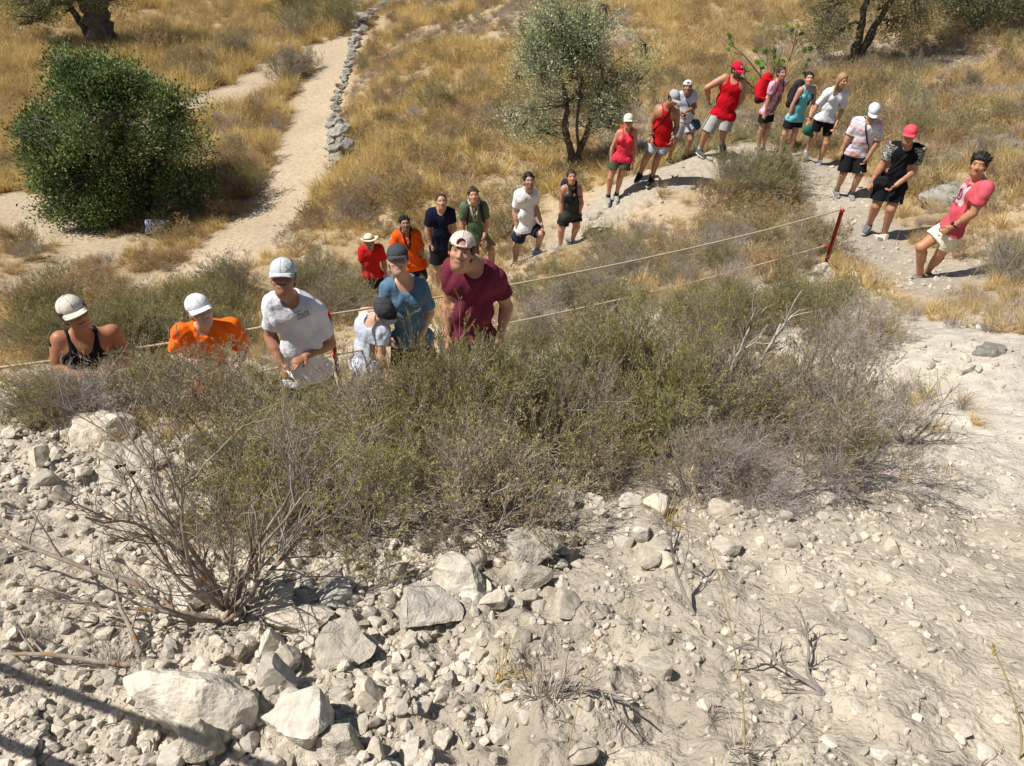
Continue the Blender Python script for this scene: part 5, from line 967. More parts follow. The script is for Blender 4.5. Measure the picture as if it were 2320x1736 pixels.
tips = np.concatenate([A[:, k] for k in (4, 5, 6)]+[Bk[:, -1], Bk[:, 3]]); tips = tips[(tips[:, 2] > .5) & (tips[:, 2] < 1.9)]; tips = tips[r.permutation(len(tips))[:42]]; ML = mat('fig_leaf', (1, 1, 1), .5, .15, 20, .2, 40, attr=True, trans=.45)
for k, t in enumerate(tips):
    a = np.linspace(0, 2*math.pi, 15)[:-1]; rad = .065*(1+.35*np.cos(a*5))*(.8+.4*r.random()); n_ = unit(r.normal(size=3)*.6+np.array([0, -.6, .7])); u_ = unit(np.cross(n_, [1, .2, 0])); v_ = np.cross(n_, u_)
    V = np.concatenate([[t+n_*.012], t+rad[:, None]*(np.cos(a)[:, None]*u_+np.sin(a)[:, None]*v_)-0*n_]); c = ((.16, .32, .03), (.11, .26, .03), (.42, .42, .04), (.07, .16, .03))[r.integers(4)]
    link('leaf', mesh_np('leaf', V, np.array([[0, 1+j, 1+(j+1) % 14] for j in range(14)]), [ML], False, np.tile(c, (15, 1))), root)
# ------------------------------------------------------------------ dry stone wall and far rocks
g1 = [(733, 352, 40), (757, 342, 34), (722, 330, 30), (745, 318, 38), (735, 300, 34), (752, 300, 26), (728, 284, 28), (742, 272, 24), (733, 365, 26), (750, 366, 22), (724, 262, 18), (726, 245, 18), (728, 228, 18), (731, 210, 17), (737, 195, 17), (742, 180, 16), (748, 165, 16), (753, 148, 18), (758, 130, 18), (763, 112, 20), (768, 96, 22), (772, 78, 24), (783, 62, 26), (797, 46, 24), (808, 32, 22), (823, 20, 24), (838, 10, 22)]
g1 = g1+[((p[0]+q[0])/2+k_, (p[1]+q[1])/2, (p[2]+q[2])/2*.85) for p, q in zip(g1[10:], g1[11:]) for k_ in (-3, 4)]; gq = ground_at([(a, b) for a, b, c in g1]); root = empty('dry_stone_wall', tuple(gq[0])); tag(root, 'low crumbling dry stone wall edging the dirt path', 'wall')
for (a, b, w_), P in zip(g1, gq):
    for lay in range(2 if w_ > 24 else 1):
        o = link('stone', BIGW[RNG.integers(4)], root); rx = w_*m_per_px(P)*.72; o.location = P-gq[0]+np.array([RNG.normal()*.05, 0, rx*(.45+.9*lay)]); o.scale = (rx, rx*.9, rx*.9); o.rotation_euler = (0, 0, RNG.uniform(0, 6))
FR = [((1285, 468), 36, 'white stone beside the trail right of the woman in dark top', 0), ((1140, 415), 60, 'pale rock in the slope behind the man in white', 0), ((1255, 330), 22, 'white stone at the foot of the olive tree', 0), ((1222, 340), 20, 'smaller stone left of the olive tree foot', 0), ((735, 75), 20, 'tan upright stone at the far end of the path', 0),
      ((1400, 320), 70, 'grey weathered rock at the trail edge by the red tank top man', 1), ((2060, 430), 150, 'broad grey weathered outcrop right of the man in pink cap', 1), ((2120, 395), 70, 'pale grey rock above the outcrop', 1), ((2100, 255), 50, 'white rock in the scrub on the far right slope', 0), ((2125, 248), 36, 'second white rock on the far right slope', 0), ((2010, 172), 16, 'lone white stone in the grass on the right', 0),
      ((1905, 505+10), 30, 'stone on the trail behind the post', 0), ((700, 525), 22, 'white stone at the slope foot near the straw hat', 0), ((660, 560), 26, 'white stone on the path corner', 0), ((382, 546), 20, 'flat stone lying on the path below the case', 0), ((428, 588), 16, 'small stone lying on the dirt path', 0), ((2180, 5), 40, 'pale rock at the upper right corner', 0), ((1195, 548), 24, 'stone by the feet of the man in white', 0),
      ((1775, 590), 70, 'pale rock at the foot of the red post', 0), ((1850, 600), 50, 'pale rock right of the red post foot', 0), ((280, 645), 26, 'stone in the gravel left of the child', 0), ((2140, 760), 90, 'white layered outcrop at the right edge', 1), ((2080, 800), 60, 'layered rock below the white outcrop', 0)]
for ((x, y), w_, lab, wz), P in zip(FR, ground_at([f[0] for f in FR])):
    rx = w_*m_per_px(P)*.52; tag(put_rock(BIGW[RNG.integers(4)] if wz else (BIG[RNG.integers(9)] if w_ > 40 else MED[RNG.integers(10)]), P, rx, .8 if not wz else .55, zrot=RNG.uniform(-.4, .4), tilt=.15, sink=.35), lab, 'rock')
# ------------------------------------------------------------------ rope fence
M_rope = mat('rope', (.52, .43, .28), .9, .2, 60, .8, 300, bdist=.003)
M_red = mat('red_painted_steel', (.15, .016, .018), .55, .35, 12, .3, 60)
M_redb = mat('red_eyelet', (.62, .02, .03), .45, .15, 20)
def sag(A, B_, s, n=28): t = np.linspace(0, 1, n)[:, None]; P_ = A*(1-t)+B_*t; P_[:, 2] -= s*4*t[:, 0]*(1-t[:, 0]); return P_
def rope(name_, pts, label, r_=.0095):
    g = Geo(); pts = np.asarray(pts); L = np.concatenate([[0], np.cumsum(np.linalg.norm(np.diff(pts, axis=0), axis=1))]); n = int(L[-1]/.012); q = np.stack([np.interp(np.linspace(0, L[-1], n), L, pts[:, k]) for k in range(3)], 1)
    T = norm(np.gradient(q, axis=0)); U = norm(np.cross(T, [0, 0, 1.])); W_ = np.cross(T, U); ph = np.linspace(0, L[-1], n)/.075*2*math.pi
    for k in range(3): a = ph+k*2.094; tube(g, q+(np.cos(a)[:, None]*U+np.sin(a)[:, None]*W_)*r_*.5, r_*.56, 5, cap=False)
    return tag(link(name_, g.mesh('rope', [M_rope])), label, 'rope')
def post(basep, top, label, rings, ln=0):
    root = empty('fence_post', tuple(basep)); tag(root, label, 'post', None); g = Geo(); d = unit(top-basep); b0 = basep-d*.2
    u_ = unit(np.cross(d, [0, 1, .2])); v_ = np.cross(d, u_); w2 = .017; prof = [(-w2, -w2), (w2, -w2), (w2, -w2+.006), (-w2+.006, -w2+.006), (-w2+.006, w2), (-w2, w2)]    # angle iron
    A_ = np.array([b0+u_*a+v_*b for a, b in prof]); T_ = np.array([top+u_*a+v_*b for a, b in prof]); V = np.concatenate([A_, T_])-basep; g.add(V, [[k, (k+1) % 6, 6+(k+1) % 6, 6+k] for k in range(6)]+[[6, 7, 8, 9], [6, 9, 10, 11]]); link('shaft', g.mesh('shaft', [M_red], False), root)
    for R_ in rings:
        g = Geo(); c = R_-basep; a = np.linspace(0, 2*math.pi, 13); tube(g, [c+(np.cos(t)*d+np.sin(t)*v_)*.024 for t in a], .007, 6); tube(g, [c-u_*.03, c+u_*.01], .012, 8); link('eyelet', g.mesh('eyelet', [M_redb]), root)
    return root
def atd(x, y, dist): return ray(x*S22, y*S22)*dist
def onplane(x, y, Pb):      # point seen at x, y in the upright plane through Pb facing the viewer
    n = -np.array([Pb[0], Pb[1], 0]); n /= np.linalg.norm(n); d = ray(x*S22, y*S22); return d*((Pb @ n)/(d @ n))
PRb = atd(1778, 588, 10.2); PRb[2] = height(PRb[0], PRb[1]); PRt = onplane(1820, 452, atd(1778, 575, 10.2)); PRm = onplane(1783, 531, atd(1778, 575, 10.2))
PLt = atd(709, 680, 6.1); PLm = onplane(721, 767, PLt); PLb = onplane(745, 900, PLt); PLb[2] = min(PLb[2], height(PLb[0], PLb[1]))
post(PRb, PRt, 'red steel angle post holding two ropes beside the trail on the right', [PRt-unit(PRt-PRb)*.02, PRm]); post(PLb, PLt, 'red steel post right behind the man in the white printed t-shirt', [PLt, PLm])
PEt = atd(-260, 826, 6.6); PEm = PEt-np.array([0, 0, .42]); PEb = PEt.copy(); PEb[2] = height(PEb[0], PEb[1]); post(PEb, PEt, 'red steel post left of the man in the black tank top, outside the picture', [PEt, PEm])
rope('barrier_rope', np.concatenate([sag(PRt, PLt, .10)]), 'upper cream rope running from the right red post to the left one'); rope('barrier_rope', sag(PRm, PLm, .10), 'lower cream rope between the two red posts')
rope('barrier_rope', sag(PLt, PEt, .04), 'upper cream rope running left from the post behind the front group'); rope('barrier_rope', sag(PLm, PEm, .06), 'lower cream rope left of the post behind the front group')
# the rail at the viewer's left whose shadow crosses the lower left corner
def shrail(a, b, hgt, ext, label, rr=.011):
    Ga, Gb = ground_at([a, b]); S_ = SUNV*(hgt/SUNV[2]); A_, B_ = Ga+S_, Gb+S_; d = B_-A_; return A_-d*ext, B_+d*.35
RA = shrail((0, 1440), (420, 1597), .85, 1.2, ''); RB = shrail((0, 1597), (150, 1660), .55, 1.6, '')
M_rr = M_rope
rope('handrail_rope', sag(RA[0], RA[1], .01), 'upper handrail rope beside the viewer that shades the lower left corner', .013); rope('handrail_rope', sag(RB[0], RB[1]+(RB[1]-RB[0])*.2, .01), 'lower handrail rope beside the viewer', .013)
for q in (RA, RB): pass
for e, nm in ((0, 'far'),):
    t = RA[e]; b = np.array([t[0], t[1], height(t[0], t[1])]); post(b, t+np.array([0, 0, .03]), 'red post at the %s end of the handrail beside the viewer' % nm, [t])
# ------------------------------------------------------------------ case under the big bush
P = ground_at([(338, 508)])[0]; root = empty('plastic_case', tuple(P)); tag(root, 'pale blue-white plastic case with carrying handle standing in the bush shade', 'case')
g = Geo(); R_ = np.array(Matrix.Rotation(-.16, 3, 'Y') @ Matrix.Rotation(-.55, 3, 'X')); 
import bmesh
bm = bmesh.new(); bmesh.ops.create_cube(bm, size=1); bmesh.ops.scale(bm, vec=(.36, .10, .27), verts=bm.verts); bmesh.ops.bevel(bm, geom=[e for e in bm.edges], offset=.025, segments=3, affect='EDGES', profile=.5); me = bpy.data.meshes.new('shell'); bm.to_mesh(me); bm.free(); me.materials.append(mat('case_plastic', (.62, .70, .80), .4, .06, 8, .1)); me.polygons.foreach_set('use_smooth', [True]*len(me.polygons))
root.rotation_euler = (-.5, .12, .15); root.scale = (1.3, 1.3, 1.3)
link('shell', me, root, (0, 0, .14)); M_blue = mat('blue_print', (.05, .10, .35), .5); 
g = Geo(); box(g, (0, -.051, .115), .11, .004, .018); link('handle_slot', g.mesh('handle_slot', [M_plas], False), root, (0, 0, .14))
for k, (cx, cz, w_) in enumerate(((0, .03, .05), (-.05, -.02, .07), (.05, -.02, .09), (.0, -.055, .16))): g = Geo(); box(g, (cx, -.0515, cz), w_, .003, .014 if k < 3 else .007); link('print', g.mesh('print', [M_blue], False), root, (0, 0, .14))
# ------------------------------------------------------------------ dead branches, dry stalks
M_dead = mat('dead_wood', (.26, .225, .20), .95, .3, 25, .7, 60, bdist=.004); M_deadl = mat('lichen_wood', (.29, .245, .205), .95, .3, 25, .7, 60, bdist=.004)
_n = M_deadl.node_tree; _a = _n.nodes.new('ShaderNodeTexNoise'); _a.inputs['Scale'].default_value = 22; _r = _n.nodes.new('ShaderNodeValToRGB'); _r.color_ramp.elements[0].position = .55; _r.color_ramp.elements[1].position = .72; _m = _n.nodes.new('ShaderNodeMix'); _m.data_type = 'RGBA'
_b = _n.nodes['Principled BSDF']; _s = _b.inputs['Base Color'].links[0].from_socket; _n.links.new(_a.outputs[0], _r.inputs[0]); _n.links.new(_r.outputs[0], _m.inputs[0]); _n.links.new(_s, _m.inputs[6]); _m.inputs[7].default_value = (.33, .17, .05, 1); _n.links.new(_m.outputs[2], _b.inputs['Base Color'])
def dead(name_, base, D0, Ls, label, m=None, th_=.012, k=(4, 4), seed=1, cat='branch', wig=.17, up=.02, nn=None, ll=(.45, .22)):
    r = np.random.default_rng(seed); D0 = norm(np.array(D0, float)); n0 = len(D0); A = grow(r, np.zeros((n0, 3)), D0, np.array(Ls, float), 11, wig, up); g = Geo(); g.add(*tubes(A, np.linspace(th_, th_*.3, 11)[None].repeat(n0, 0), 6))
    s, d, l = kids(r, A, k[0], .15, .95, .6, ll[0]*np.mean(Ls)); Bk = grow(r, s, d, l, 7, wig, up); g.add(*tubes(Bk, np.linspace(th_*.42, th_*.15, 7)[None].repeat(len(Bk), 0), 4))
    s, d, l = kids(r, Bk, k[1], .2, 1, .6, ll[1]*np.mean(Ls)); Ck = grow(r, s, d, l, 5, wig, up); g.add(*tubes(Ck, np.linspace(th_*.17, th_*.07, 5)[None].repeat(len(Ck), 0), 3))
    return tag(link(name_, g.mesh(name_, [m or M_dead]), None, base), label, cat)
G_ = ground_at([(490, 1325), (330, 1275), (330, 1450), (1560, 960), (1175, 1040), (1700, 1075), (1780, 1500), (1500, 1330), (480, 1345), (620, 1200), (1120, 1480), (1960, 960), (1250, 1500)])
dead('dead_shrub', G_[0], [(-.35, .1, 1), (-.1, .25, 1), (.1, .2, 1), (.35, .25, 1), (.55, .2, .9), (-.55, .05, .9), (.15, -.1, 1), (.75, .1, .7), (0, .1, 1)], [.62, .66, .68, .6, .5, .45, .4, .35, .5], 'leafless shrub with orange lichen rising from the rubble at left', M_deadl, .0075, (8, 6), 3, 'dead shrub', wig=.13, up=.05)
dead('dead_shrub', G_[8], [(-.9, .1, .5), (-.7, .2, .7), (-.3, -.4, .6), (.6, .2, .7), (.7, .2, .5)], [.45, .4, .3, .4, .35], 'low sprawling dead branches around the base of the lichen shrub', M_deadl, .008, (5, 4), 7, 'dead shrub')
dead('dead_branch', G_[1], [(-1, .12, .22)], [.75], 'long curved dark branch reaching to the left edge', M_deadl, .010, (5, 3), 11, wig=.07, up=-.01, ll=(.28, .12)); dead('dead_branch', G_[2], [(-1, .1, .10), (-.8, .5, .2)], [.55, .35], 'dead branch lying on the marl in the lower left', M_deadl, .009, (4, 3), 12, wig=.1, up=0, ll=(.3, .14))
dead('dead_branch', G_[3], [(.35, .3, .9), (.55, .2, .8)], [.62, .5], 'bleached thick branch rising out of the thicket right of centre', mat('bleached_wood', (.44, .39, .34), .95, .25, 20, .6, 50), .016, (5, 3), 14, wig=.13); dead('dead_log', G_[4], [(-.9, .35, .30), (.8, -.2, .12)], [.30, .22], 'grey split log at the thicket edge pointing at the perched stone', mat('grey_log', (.33, .29, .25), .95, .35, 18, .9, 40), .022, (3, 2), 15, 'log', wig=.08, up=-.02)
for k, (gi, dd, ll_, lab) in enumerate([(5, [(-1, .1, .12), (1, .1, .1), (-.8, .2, .3), (.9, .3, .25), (-.5, -.1, .1), (.6, 0, .05)], [.5, .35, .45, .4, .3, .3], 'twisted bare root branches over the dark hollow at the thicket edge'), (10, [(.9, -.5, .15), (.8, -.7, .2), (.4, -.3, .3)], [.35, .3, .2], 'dry twiggy wisps on the marl at lower centre'), (6, [(-.7, .5, .1), (-.4, .8, .12), (-.9, .1, .1)], [.22, .2, .15], 'little dead plant lying on the open marl'), (7, [(-.3, .8, .1)], [.3], 'thin crooked stick on the gravel below the hollow'), (11, [(.7, .5, .4), (-.5, .4, .6), (.2, .3, .8), (.9, .1, .3)], [.35, .3, .3, .3], 'brown twiggy dead shrub on the gravel at right')]):
    dead('dead_twigs', G_[gi], dd, ll_, lab, M_dead, .007, (5, 4), 30+k, 'twigs', wig=.14, up=0)
# dry tufts and long stalks in the near marl
M_straw = mat('straw_stalk', (.50, .38, .18), .8, .15, 20, 0)
def stalk(x, y, h, lean, lab, r_=.0016):
    P = ground_at([(x, y)])[0]; g = Geo(); t = np.linspace(0, 1, 10); q = np.stack([lean[0]*t**1.5, lean[1]*t**1.3, h*t], 1); tube(g, q, np.linspace(r_, r_*.5, 10), 4); 
    for k in range(12): s_ = q[-1]-np.array([lean[0]*.1, 0, h*.13])*(k/12); g.add(*leaves(RNG, np.array([s_]), np.array([[RNG.normal()*.4, RNG.normal()*.4, 1]]), .018, .005))
    tag(link('grass_stalk', g.mesh('stalk', [M_straw]), None, P), lab, 'grass stalk')
stalk(1605, 1650, .62, (-.16, .25), 'tall thin straw stalk rising across the marl at lower right'); stalk(1225*1.0, 1640, .0001+.3, (.05, .1), 'short straw stalk in the bottom centre tuft'); stalk(2200, 1640, .28, (-.12, .1), 'pale stalk leaning in the bottom right corner', .003)
stalk(2060, 660, .95, (.15, -.1), 'long straw stalk crossing in front of the leaning man', .0035); stalk(2000, 640, .9, (.45, -.2), 'bent straw stalk before the knees of the leaning man', .003); stalk(2150, 620, .9, (.25, 0), 'straw stalk right of the leaning man', .0035); stalk(1910, 590, .8, (-.05, -.1), 'straw stalk between trail and post', .0035)
for (x, y, h, lab) in [(1590, 1640, .10, 'grey-brown dry tuft at the bottom edge right of centre'), (1540, 1560, .07, 'grey dry tuft left above the bottom one'), (1180, 1500, .13, 'wispy dry tuft in the rubble at bottom centre'), (1080, 1480, .10, 'yellowish dead plant on the rubble'), (250, 1440, .12, 'grey dry tuft on the shadowed marl at lower left'), (1850, 925, .14, 'yellow dead clump at the right end of the thicket'), (2000, 860, .2, 'sparse green tuft on the white slope at right'), (1440, 1130, .10, 'straw wisp at the thicket edge')]:
    P = ground_at([(x, y)])[0]; o = link('dry_tuft', GREY[0] if 'grey' in lab or 'wispy' in lab else (GOLD[0] if 'yellow' in lab or 'straw' in lab else OLIV[1]), None, P); o.scale = (h*3.2,)*3; o.rotation_euler = (.5, .5, RNG.uniform(0, 6)); tag(o, lab, 'tuft')
# ------------------------------------------------------------------ things people carry and wear on top
def grown(name_, F_, m, base, parent=None, label=None):
    V, Q = F_.surf(); return link(name_, mesh_np(name_, V-base, Q, [m], True, np.ones((len(V), 3))), parent)
def strap_on(pr, pts, r_, m, name_, parent, base, flat=True):
    g = Geo(); tube(g, [p-base for p in pts], r_, 6); return link(name_, g.mesh(name_, [m]), parent)
def bvh_of(o, base):
    from mathutils.bvhtree import BVHTree
    me = o.data; V = [v.co+Vector(base) for v in me.vertices]; return BVHTree.FromPolygons(V, [tuple(p.vertices) for p in me.polygons])
def on_shirt(pr, pts, lift=.008):     # drop points onto the shirt from the front
    T = bvh_of(pr['shirt'], pr['base']); out = []
    for p, d in pts:
        h = T.ray_cast(Vector(p+np.array(d)*.4), Vector(-np.array(d))); out.append(np.array(h[0])+np.array(d)*lift if h[0] is not None and np.linalg.norm(np.array(h[0])-p) < .3 else p)
    return out
def backpack(i, col, label, size=1., side=0., dark=(.04, .03, .03), cat='backpack'):
    pr = PR[i]; up, r, fwd, W = pr['up'], pr['r'], pr['fwd'], pr['W']; c = W['n']-up*.22-fwd*(.21+.02*size)+r*side; base = c-up*.22; M_ = [r, fwd, up]
    root = empty('backpack', tuple(base)); tag(root, label, cat); m = fabric(col); h = .009
    G = Fld(c-.36, c+.36, h); G.cap(c-up*.13*size, c+up*.12*size, .125*size, .115*size, .04, (fwd, .75)); G.cap(c-up*.10-fwd*.09*size, c-up*.0-fwd*.09*size, .085*size, .075*size, .02, (fwd, .7)); grad_noise(G, .002, (20, 34, 50), i+77); grown('pack_body', G, m, base, root)
    G = Fld(c-.36, c+.36, h); G.cap(c-up*.2*size-r*.05, c-up*.2*size+r*.05, .085*size, .085*size, .03, (fwd, .8)); grown('pack_base', G, fabric(dark), base, root)
    g = Geo(); t = c+up*.20*size; tube(g, [t-base-r*.03, t-base+up*.03-r*.02, t-base+up*.03+r*.02, t-base+r*.03], .006, 6); link('carry_loop', g.mesh('carry_loop', [m]), root)
    for sg in (-1, 1):
        P0 = c+up*.14*size+r*sg*.07; ts = np.linspace(0, 1, 12); raw = []
        for t in ts:
            if t < .3: raw.append((W['n']-up*.03+r*sg*.105*W['sc']+fwd*(-.10+.3*t*1.1), up))
            else: q = (t-.3)/.7; raw.append((W['n']-up*(.05+.30*q)+r*sg*(.105+.03*q)*W['sc']+fwd*.05, unit(fwd+up*(.5*(1-q)))))
        pts = [P0]+on_shirt(pr, raw, .006)+[c-up*.15*size+r*sg*.12]; g = Geo(); q = np.array(pts)-base
        T = norm(np.gradient(q, axis=0)); nn = norm(np.cross(T, r)); w2 = norm(np.cross(T, nn))*.022; V = np.stack([q-w2, q+w2, q+w2+nn*.010, q-w2+nn*.010], 1); n = len(q); Vf = V.reshape(-1, 3); Q = [[4*a+b, 4*a+(b+1) % 4, 4*a+4+(b+1) % 4, 4*a+4+b] for a in range(n-1) for b in range(4)]; g.add(Vf, Q); link('shoulder_strap', g.mesh('shoulder_strap', [m], True), root)
    return root
backpack(17, (.58, .010, .018), 'red hiking backpack on the woman in pink marbled t-shirt', 1.15, dark=(.06, .02, .03)); backpack(18, (.035, .03, .032), 'dark grey backpack on the woman in the turquoise top', 1.05)
backpack(13, (.60, .05, .02), 'orange-red backpack on the woman in the coral top', .95); backpack(12, (.02, .025, .05), 'small navy backpack on the woman in the dark sleeveless top', .9, dark=(.02, .02, .02)); backpack(10, (.05, .03, .035), 'dark backpack on the young man in sage green', .95)
def sling(i, col, label, s0_, h1, bag=None, name_='shoulder_strap', cat='strap', wdt=.012):
    """a strap across the chest from one shoulder (-1 image left, 1 right) to the other hip"""
    pr = PR[i]; up, r, fwd, W = pr['up'], pr['r'], pr['fwd'], pr['W']; n = 16; raw = []; L = .50*W['sc']
    for t in np.linspace(0, 1, n):
        p = W['n']-up*(-.0+L*t)+r*s0_*(.085*(1-t)-.17*t)*W['sc']; d = unit(fwd*(1)+up*max(0, .9-4*t)+r*(-s0_)*max(0, t-.7)*2.2); raw.append((p, d))
    pts = on_shirt(pr, raw, .005); pts = [W['n']+r*s0_*.09*W['sc']-fwd*.09-up*.05]+pts; base = pts[-1].copy(); root = empty('sling_bag' if bag else 'strap', tuple(base)); tag(root, label, 'bag' if bag else cat); g = Geo(); q = np.array(pts)-base; T = norm(np.gradient(q, axis=0)); nn = norm(np.cross(T, r+up*.3)); nn = np.where((nn @ fwd)[:, None] < 0, -nn, nn); w2 = norm(np.cross(T, nn))*wdt; V = np.stack([q-w2-nn*.004, q+w2-nn*.004, q+w2+nn*.003, q-w2+nn*.003], 1).reshape(-1, 3)
    g.add(V, [[4*a+b, 4*a+(b+1) % 4, 4*a+4+(b+1) % 4, 4*a+4+b] for a in range(len(q)-1) for b in range(4)]); link('strap', g.mesh('strap', [fabric(col)], True), root)
    if bag:
        c = W['hip']+up*bag[0]+r*bag[1]+fwd*bag[2]; G = Fld(c-.22, c+.22, .008); G.cap(c-r*.05-up*.03, c+r*.05-up*.03, .075, .075, .03, (fwd, .5)); G.cap(c-r*.04+up*.04, c+r*.04+up*.04, .06, .06, .03, (fwd, .5)); o = grown('pouch', G, fabric(col), base, root)
        G = Fld(c-.22, c+.22, .008); e = c+fwd*.035; G.cap(e-r*.045+up*.0, e+r*.045+up*.0, .035, .035, .01, (fwd, .4)); grown('flap', G, fabric(col), base, root)
sling(14, (.03, .02, .022), 'dark diagonal strap over the red tank top of the man in grey cap', 1, 0); sling(20, (.05, .02, .04), 'dark strap across the tie-dye t-shirt', -1, 0); sling(21, (.018, .018, .02), 'black crossbody bag at the hip of the man in pink cap', 1, 0, (.06, -.15, .10)); sling(22, (.08, .03, .03), 'thin dark strap over the shoulder of the leaning young man', 1, 0, wdt=.008); sling(15, (.05, .09, .16), 'navy strap of a bag over the white t-shirt', -1, 0, (.0, .16, .06))
def scarf(i, col, label):
    pr = PR[i]; up, r, fwd, W = pr['up'], pr['r'], pr['fwd'], pr['W']; base = W['n'].copy(); root = empty('neckerchief', tuple(base)); tag(root, label, 'neckerchief'); n = W['n']; g = Geo(); a = np.linspace(0, 2*math.pi, 17); tube(g, [n-base+up*(.015-.03*math.cos(t))+(fwd*math.cos(t)*.085+r*math.sin(t)*.085) for t in a], .017, 7); link('roll', g.mesh('roll', [fabric(col)]), root)
    for sg in (-1, 1):
        pts = on_shirt(pr, [(n-up*(.06+.24*t)+r*sg*(.045*(1-t)+.01), unit(fwd+up*.2)) for t in np.linspace(0, 1, 7)], .008); g = Geo(); tube(g, [p-base for p in pts], np.linspace(.016, .010, 7), 6); link('tail', g.mesh('tail', [fabric(col)]), root)
    k = on_shirt(pr, [(n-up*.16, fwd)], .02)[0]; g = Geo(); tube(g, [k-base-up*.016, k-base+up*.016], .018, 8); link('woggle', g.mesh('woggle', [fabric((.25, .14, .08))]), root)
scarf(8, (.02, .02, .024), 'dark neckerchief of the man in orange'); scarf(10, (.50, .44, .40), 'whitish neckerchief of the young man in sage green'); scarf(12, (.03, .03, .03), 'black neckerchief of the woman in the dark top')
# watch, bracelets, cap in hand
def band_at(i, q, col, name_, label, r_=.030, f=.04):
    W = JW[i]; d = unit(W['w'+q]-W['e'+q]); c = W['w'+q]-d*f; base = PR[i]['base']; u_ = unit(np.cross(d, [0, 0, 1.])); v_ = np.cross(d, u_); g = Geo(); a = np.linspace(0, 2*math.pi, 15); tube(g, [c-base+(np.cos(t)*u_+np.sin(t)*v_)*r_ for t in a], .009, 6)
    if name_ == 'wristwatch': n_ = unit(PR[i]['fwd']+np.array([0, 0, .6])); n_ = unit(n_-d*(n_ @ d)); tube(g, [c-base+n_*(r_), c-base+n_*(r_+.012)], .020, 12)
    o = link(name_, g.mesh(name_, [M_plas if col is None else fabric(col)]), PR[i]['root'])
band_at(22, 'R', None, 'wristwatch', ''); band_at(18, 'L', (.02, .02, .02), 'bracelet', ''); band_at(19, 'L', (.03, .03, .03), 'bracelet', ''); band_at(14, 'L', (.02, .02, .02), 'bracelet', '')
c = JW[19]['wL']+np.array([.0, -.05, -.17]); G = Fld(c-.2, c+.2, .008); G.ell(c, np.eye(3), [.085, .07, .10], .01); G.cap(c+np.array([.03, -.03, -.05]), c+np.array([.09, -.05, -.09]), .05, .04, .02, (np.array([0, 1., 0]), .3)); o = grown('cap', G, fabric((.03, .13, .10)), c); o.location = c; tag(o, 'dark green cap held in the hand of the blonde woman', 'cap')
# writing and prints
def printed(pr, center, w_, shapes, name_, m, lift=.0035):
    """flat shapes (list of 2-D polygons/quads in units of w_) laid onto the shirt"""
    up, r, fwd = pr['up'], pr['r'], pr['fwd']; T = bvh_of(pr['shirt'], pr['base']); g = Geo(); V2 = []; Fc = []
    for poly in shapes: Fc.append((len(V2), len(poly))); V2 += list(poly)
    V = []
    for a, b in V2:
        p = center+r*a*w_+up*b*w_; h = T.ray_cast(Vector(p+fwd*.3), Vector(-fwd)); V.append(np.array(h[0] if h[0] is not None else p)+fwd*lift-pr['base'])
    me = bpy.data.meshes.new(name_); me.from_pydata([tuple(v) for v in V], [], [tuple(range(s, s+n)) for s, n in Fc]); me.materials.append(m); return link(name_, me, pr['root'])
def text_mesh(s, size=1.):
    cu = bpy.data.curves.new('lettering', 'FONT'); cu.body = s; cu.size = size; cu.align_x = 'CENTER'; cu.resolution_u = 2; o = bpy.data.objects.new('lettering', cu); COL.objects.link(o); dg = bpy.context.evaluated_depsgraph_get(); me = bpy.data.meshes.new_from_object(o.evaluated_get(dg)); bpy.data.objects.remove(o)
    V = [(v.co.x, v.co.y) for v in me.vertices]; P_ = [[V[k] for k in p.vertices] for p in me.polygons]; return P_
M_ink = mat('ink_grey', (.12, .13, .13), .8); M_inko = mat('ink_orange', (.75, .35, .05), .8); M_inkg = mat('ink_green', (.15, .30, .10), .8)
pr = PR[3]; c3 = pr['chest']+pr['r']*.055+pr['up']*.015
printed(pr, c3, .040, text_mesh('P  16'), 'lettering', M_ink); printed(pr, c3+pr['r']*-.008+pr['up']*.010, .012, [[(math.cos(t), math.sin(t)) for t in np.linspace(0, 6.28, 10)[:-1]]], 'emblem', M_inko)
printed(pr, c3-pr['up']*.014, .05, [[(x, 0), (x+.10, 0), (x+.10, .16), (x, .16)] for x in np.arange(-.9, .9, .16)], 'lettering_line', M_ink); printed(pr, c3+pr['up']*.036-pr['r']*.015, .05, [[(-.8, 0), (.2, .05), (.2, .13), (-.8, .08)]], 'lettering_line', M_inkg)
pr = PR[22]; c22 = pr['chest']-pr['up']*.02; M_p1 = mat('print_dark', (.22, .03, .09), .85); M_p2 = mat('print_pale', (.62, .42, .44), .85)
printed(pr, c22-pr['up']*.02, .13, [[(a, b), (a+.2, b), (a+.2, b+.225), (a, b+.225)] for a in np.arange(-.8, .79, .2) for b in np.arange(-.9, .89, .225)], 'print_panel', M_p2, .006)
ring = lambda R0, R1, n=20, cx=0, cy=0: [[(cx+R0*math.cos(a), cy+R0*math.sin(a)), (cx+R1*math.cos(a), cy+R1*math.sin(a)), (cx+R1*math.cos(b), cy+R1*math.sin(b)), (cx+R0*math.cos(b), cy+R0*math.sin(b))] for a, b in zip(np.linspace(0, 6.28, n)[:-1], np.linspace(0, 6.28, n)[1:])]
printed(pr, c22-pr['up']*.02, .085, ring(.55, .75, cy=-.2)+ring(.2, .35, 12, cy=-.2)+[[(.62*math.cos(a)-.09, 1.0+.35*math.sin(a)), (.62*math.cos(a)+.09, 1.0+.35*math.sin(a)), (.7*math.cos(a)+.08, 1.3+.35*math.sin(a)), (.7*math.cos(a)-.08, 1.3+.35*math.sin(a))] for a in np.linspace(.3, 2.84, 7)]+[[(-.7, -1.6), (.7, -1.6), (.6, -1.15), (-.6, -1.15)]], 'print', M_p1, .010)
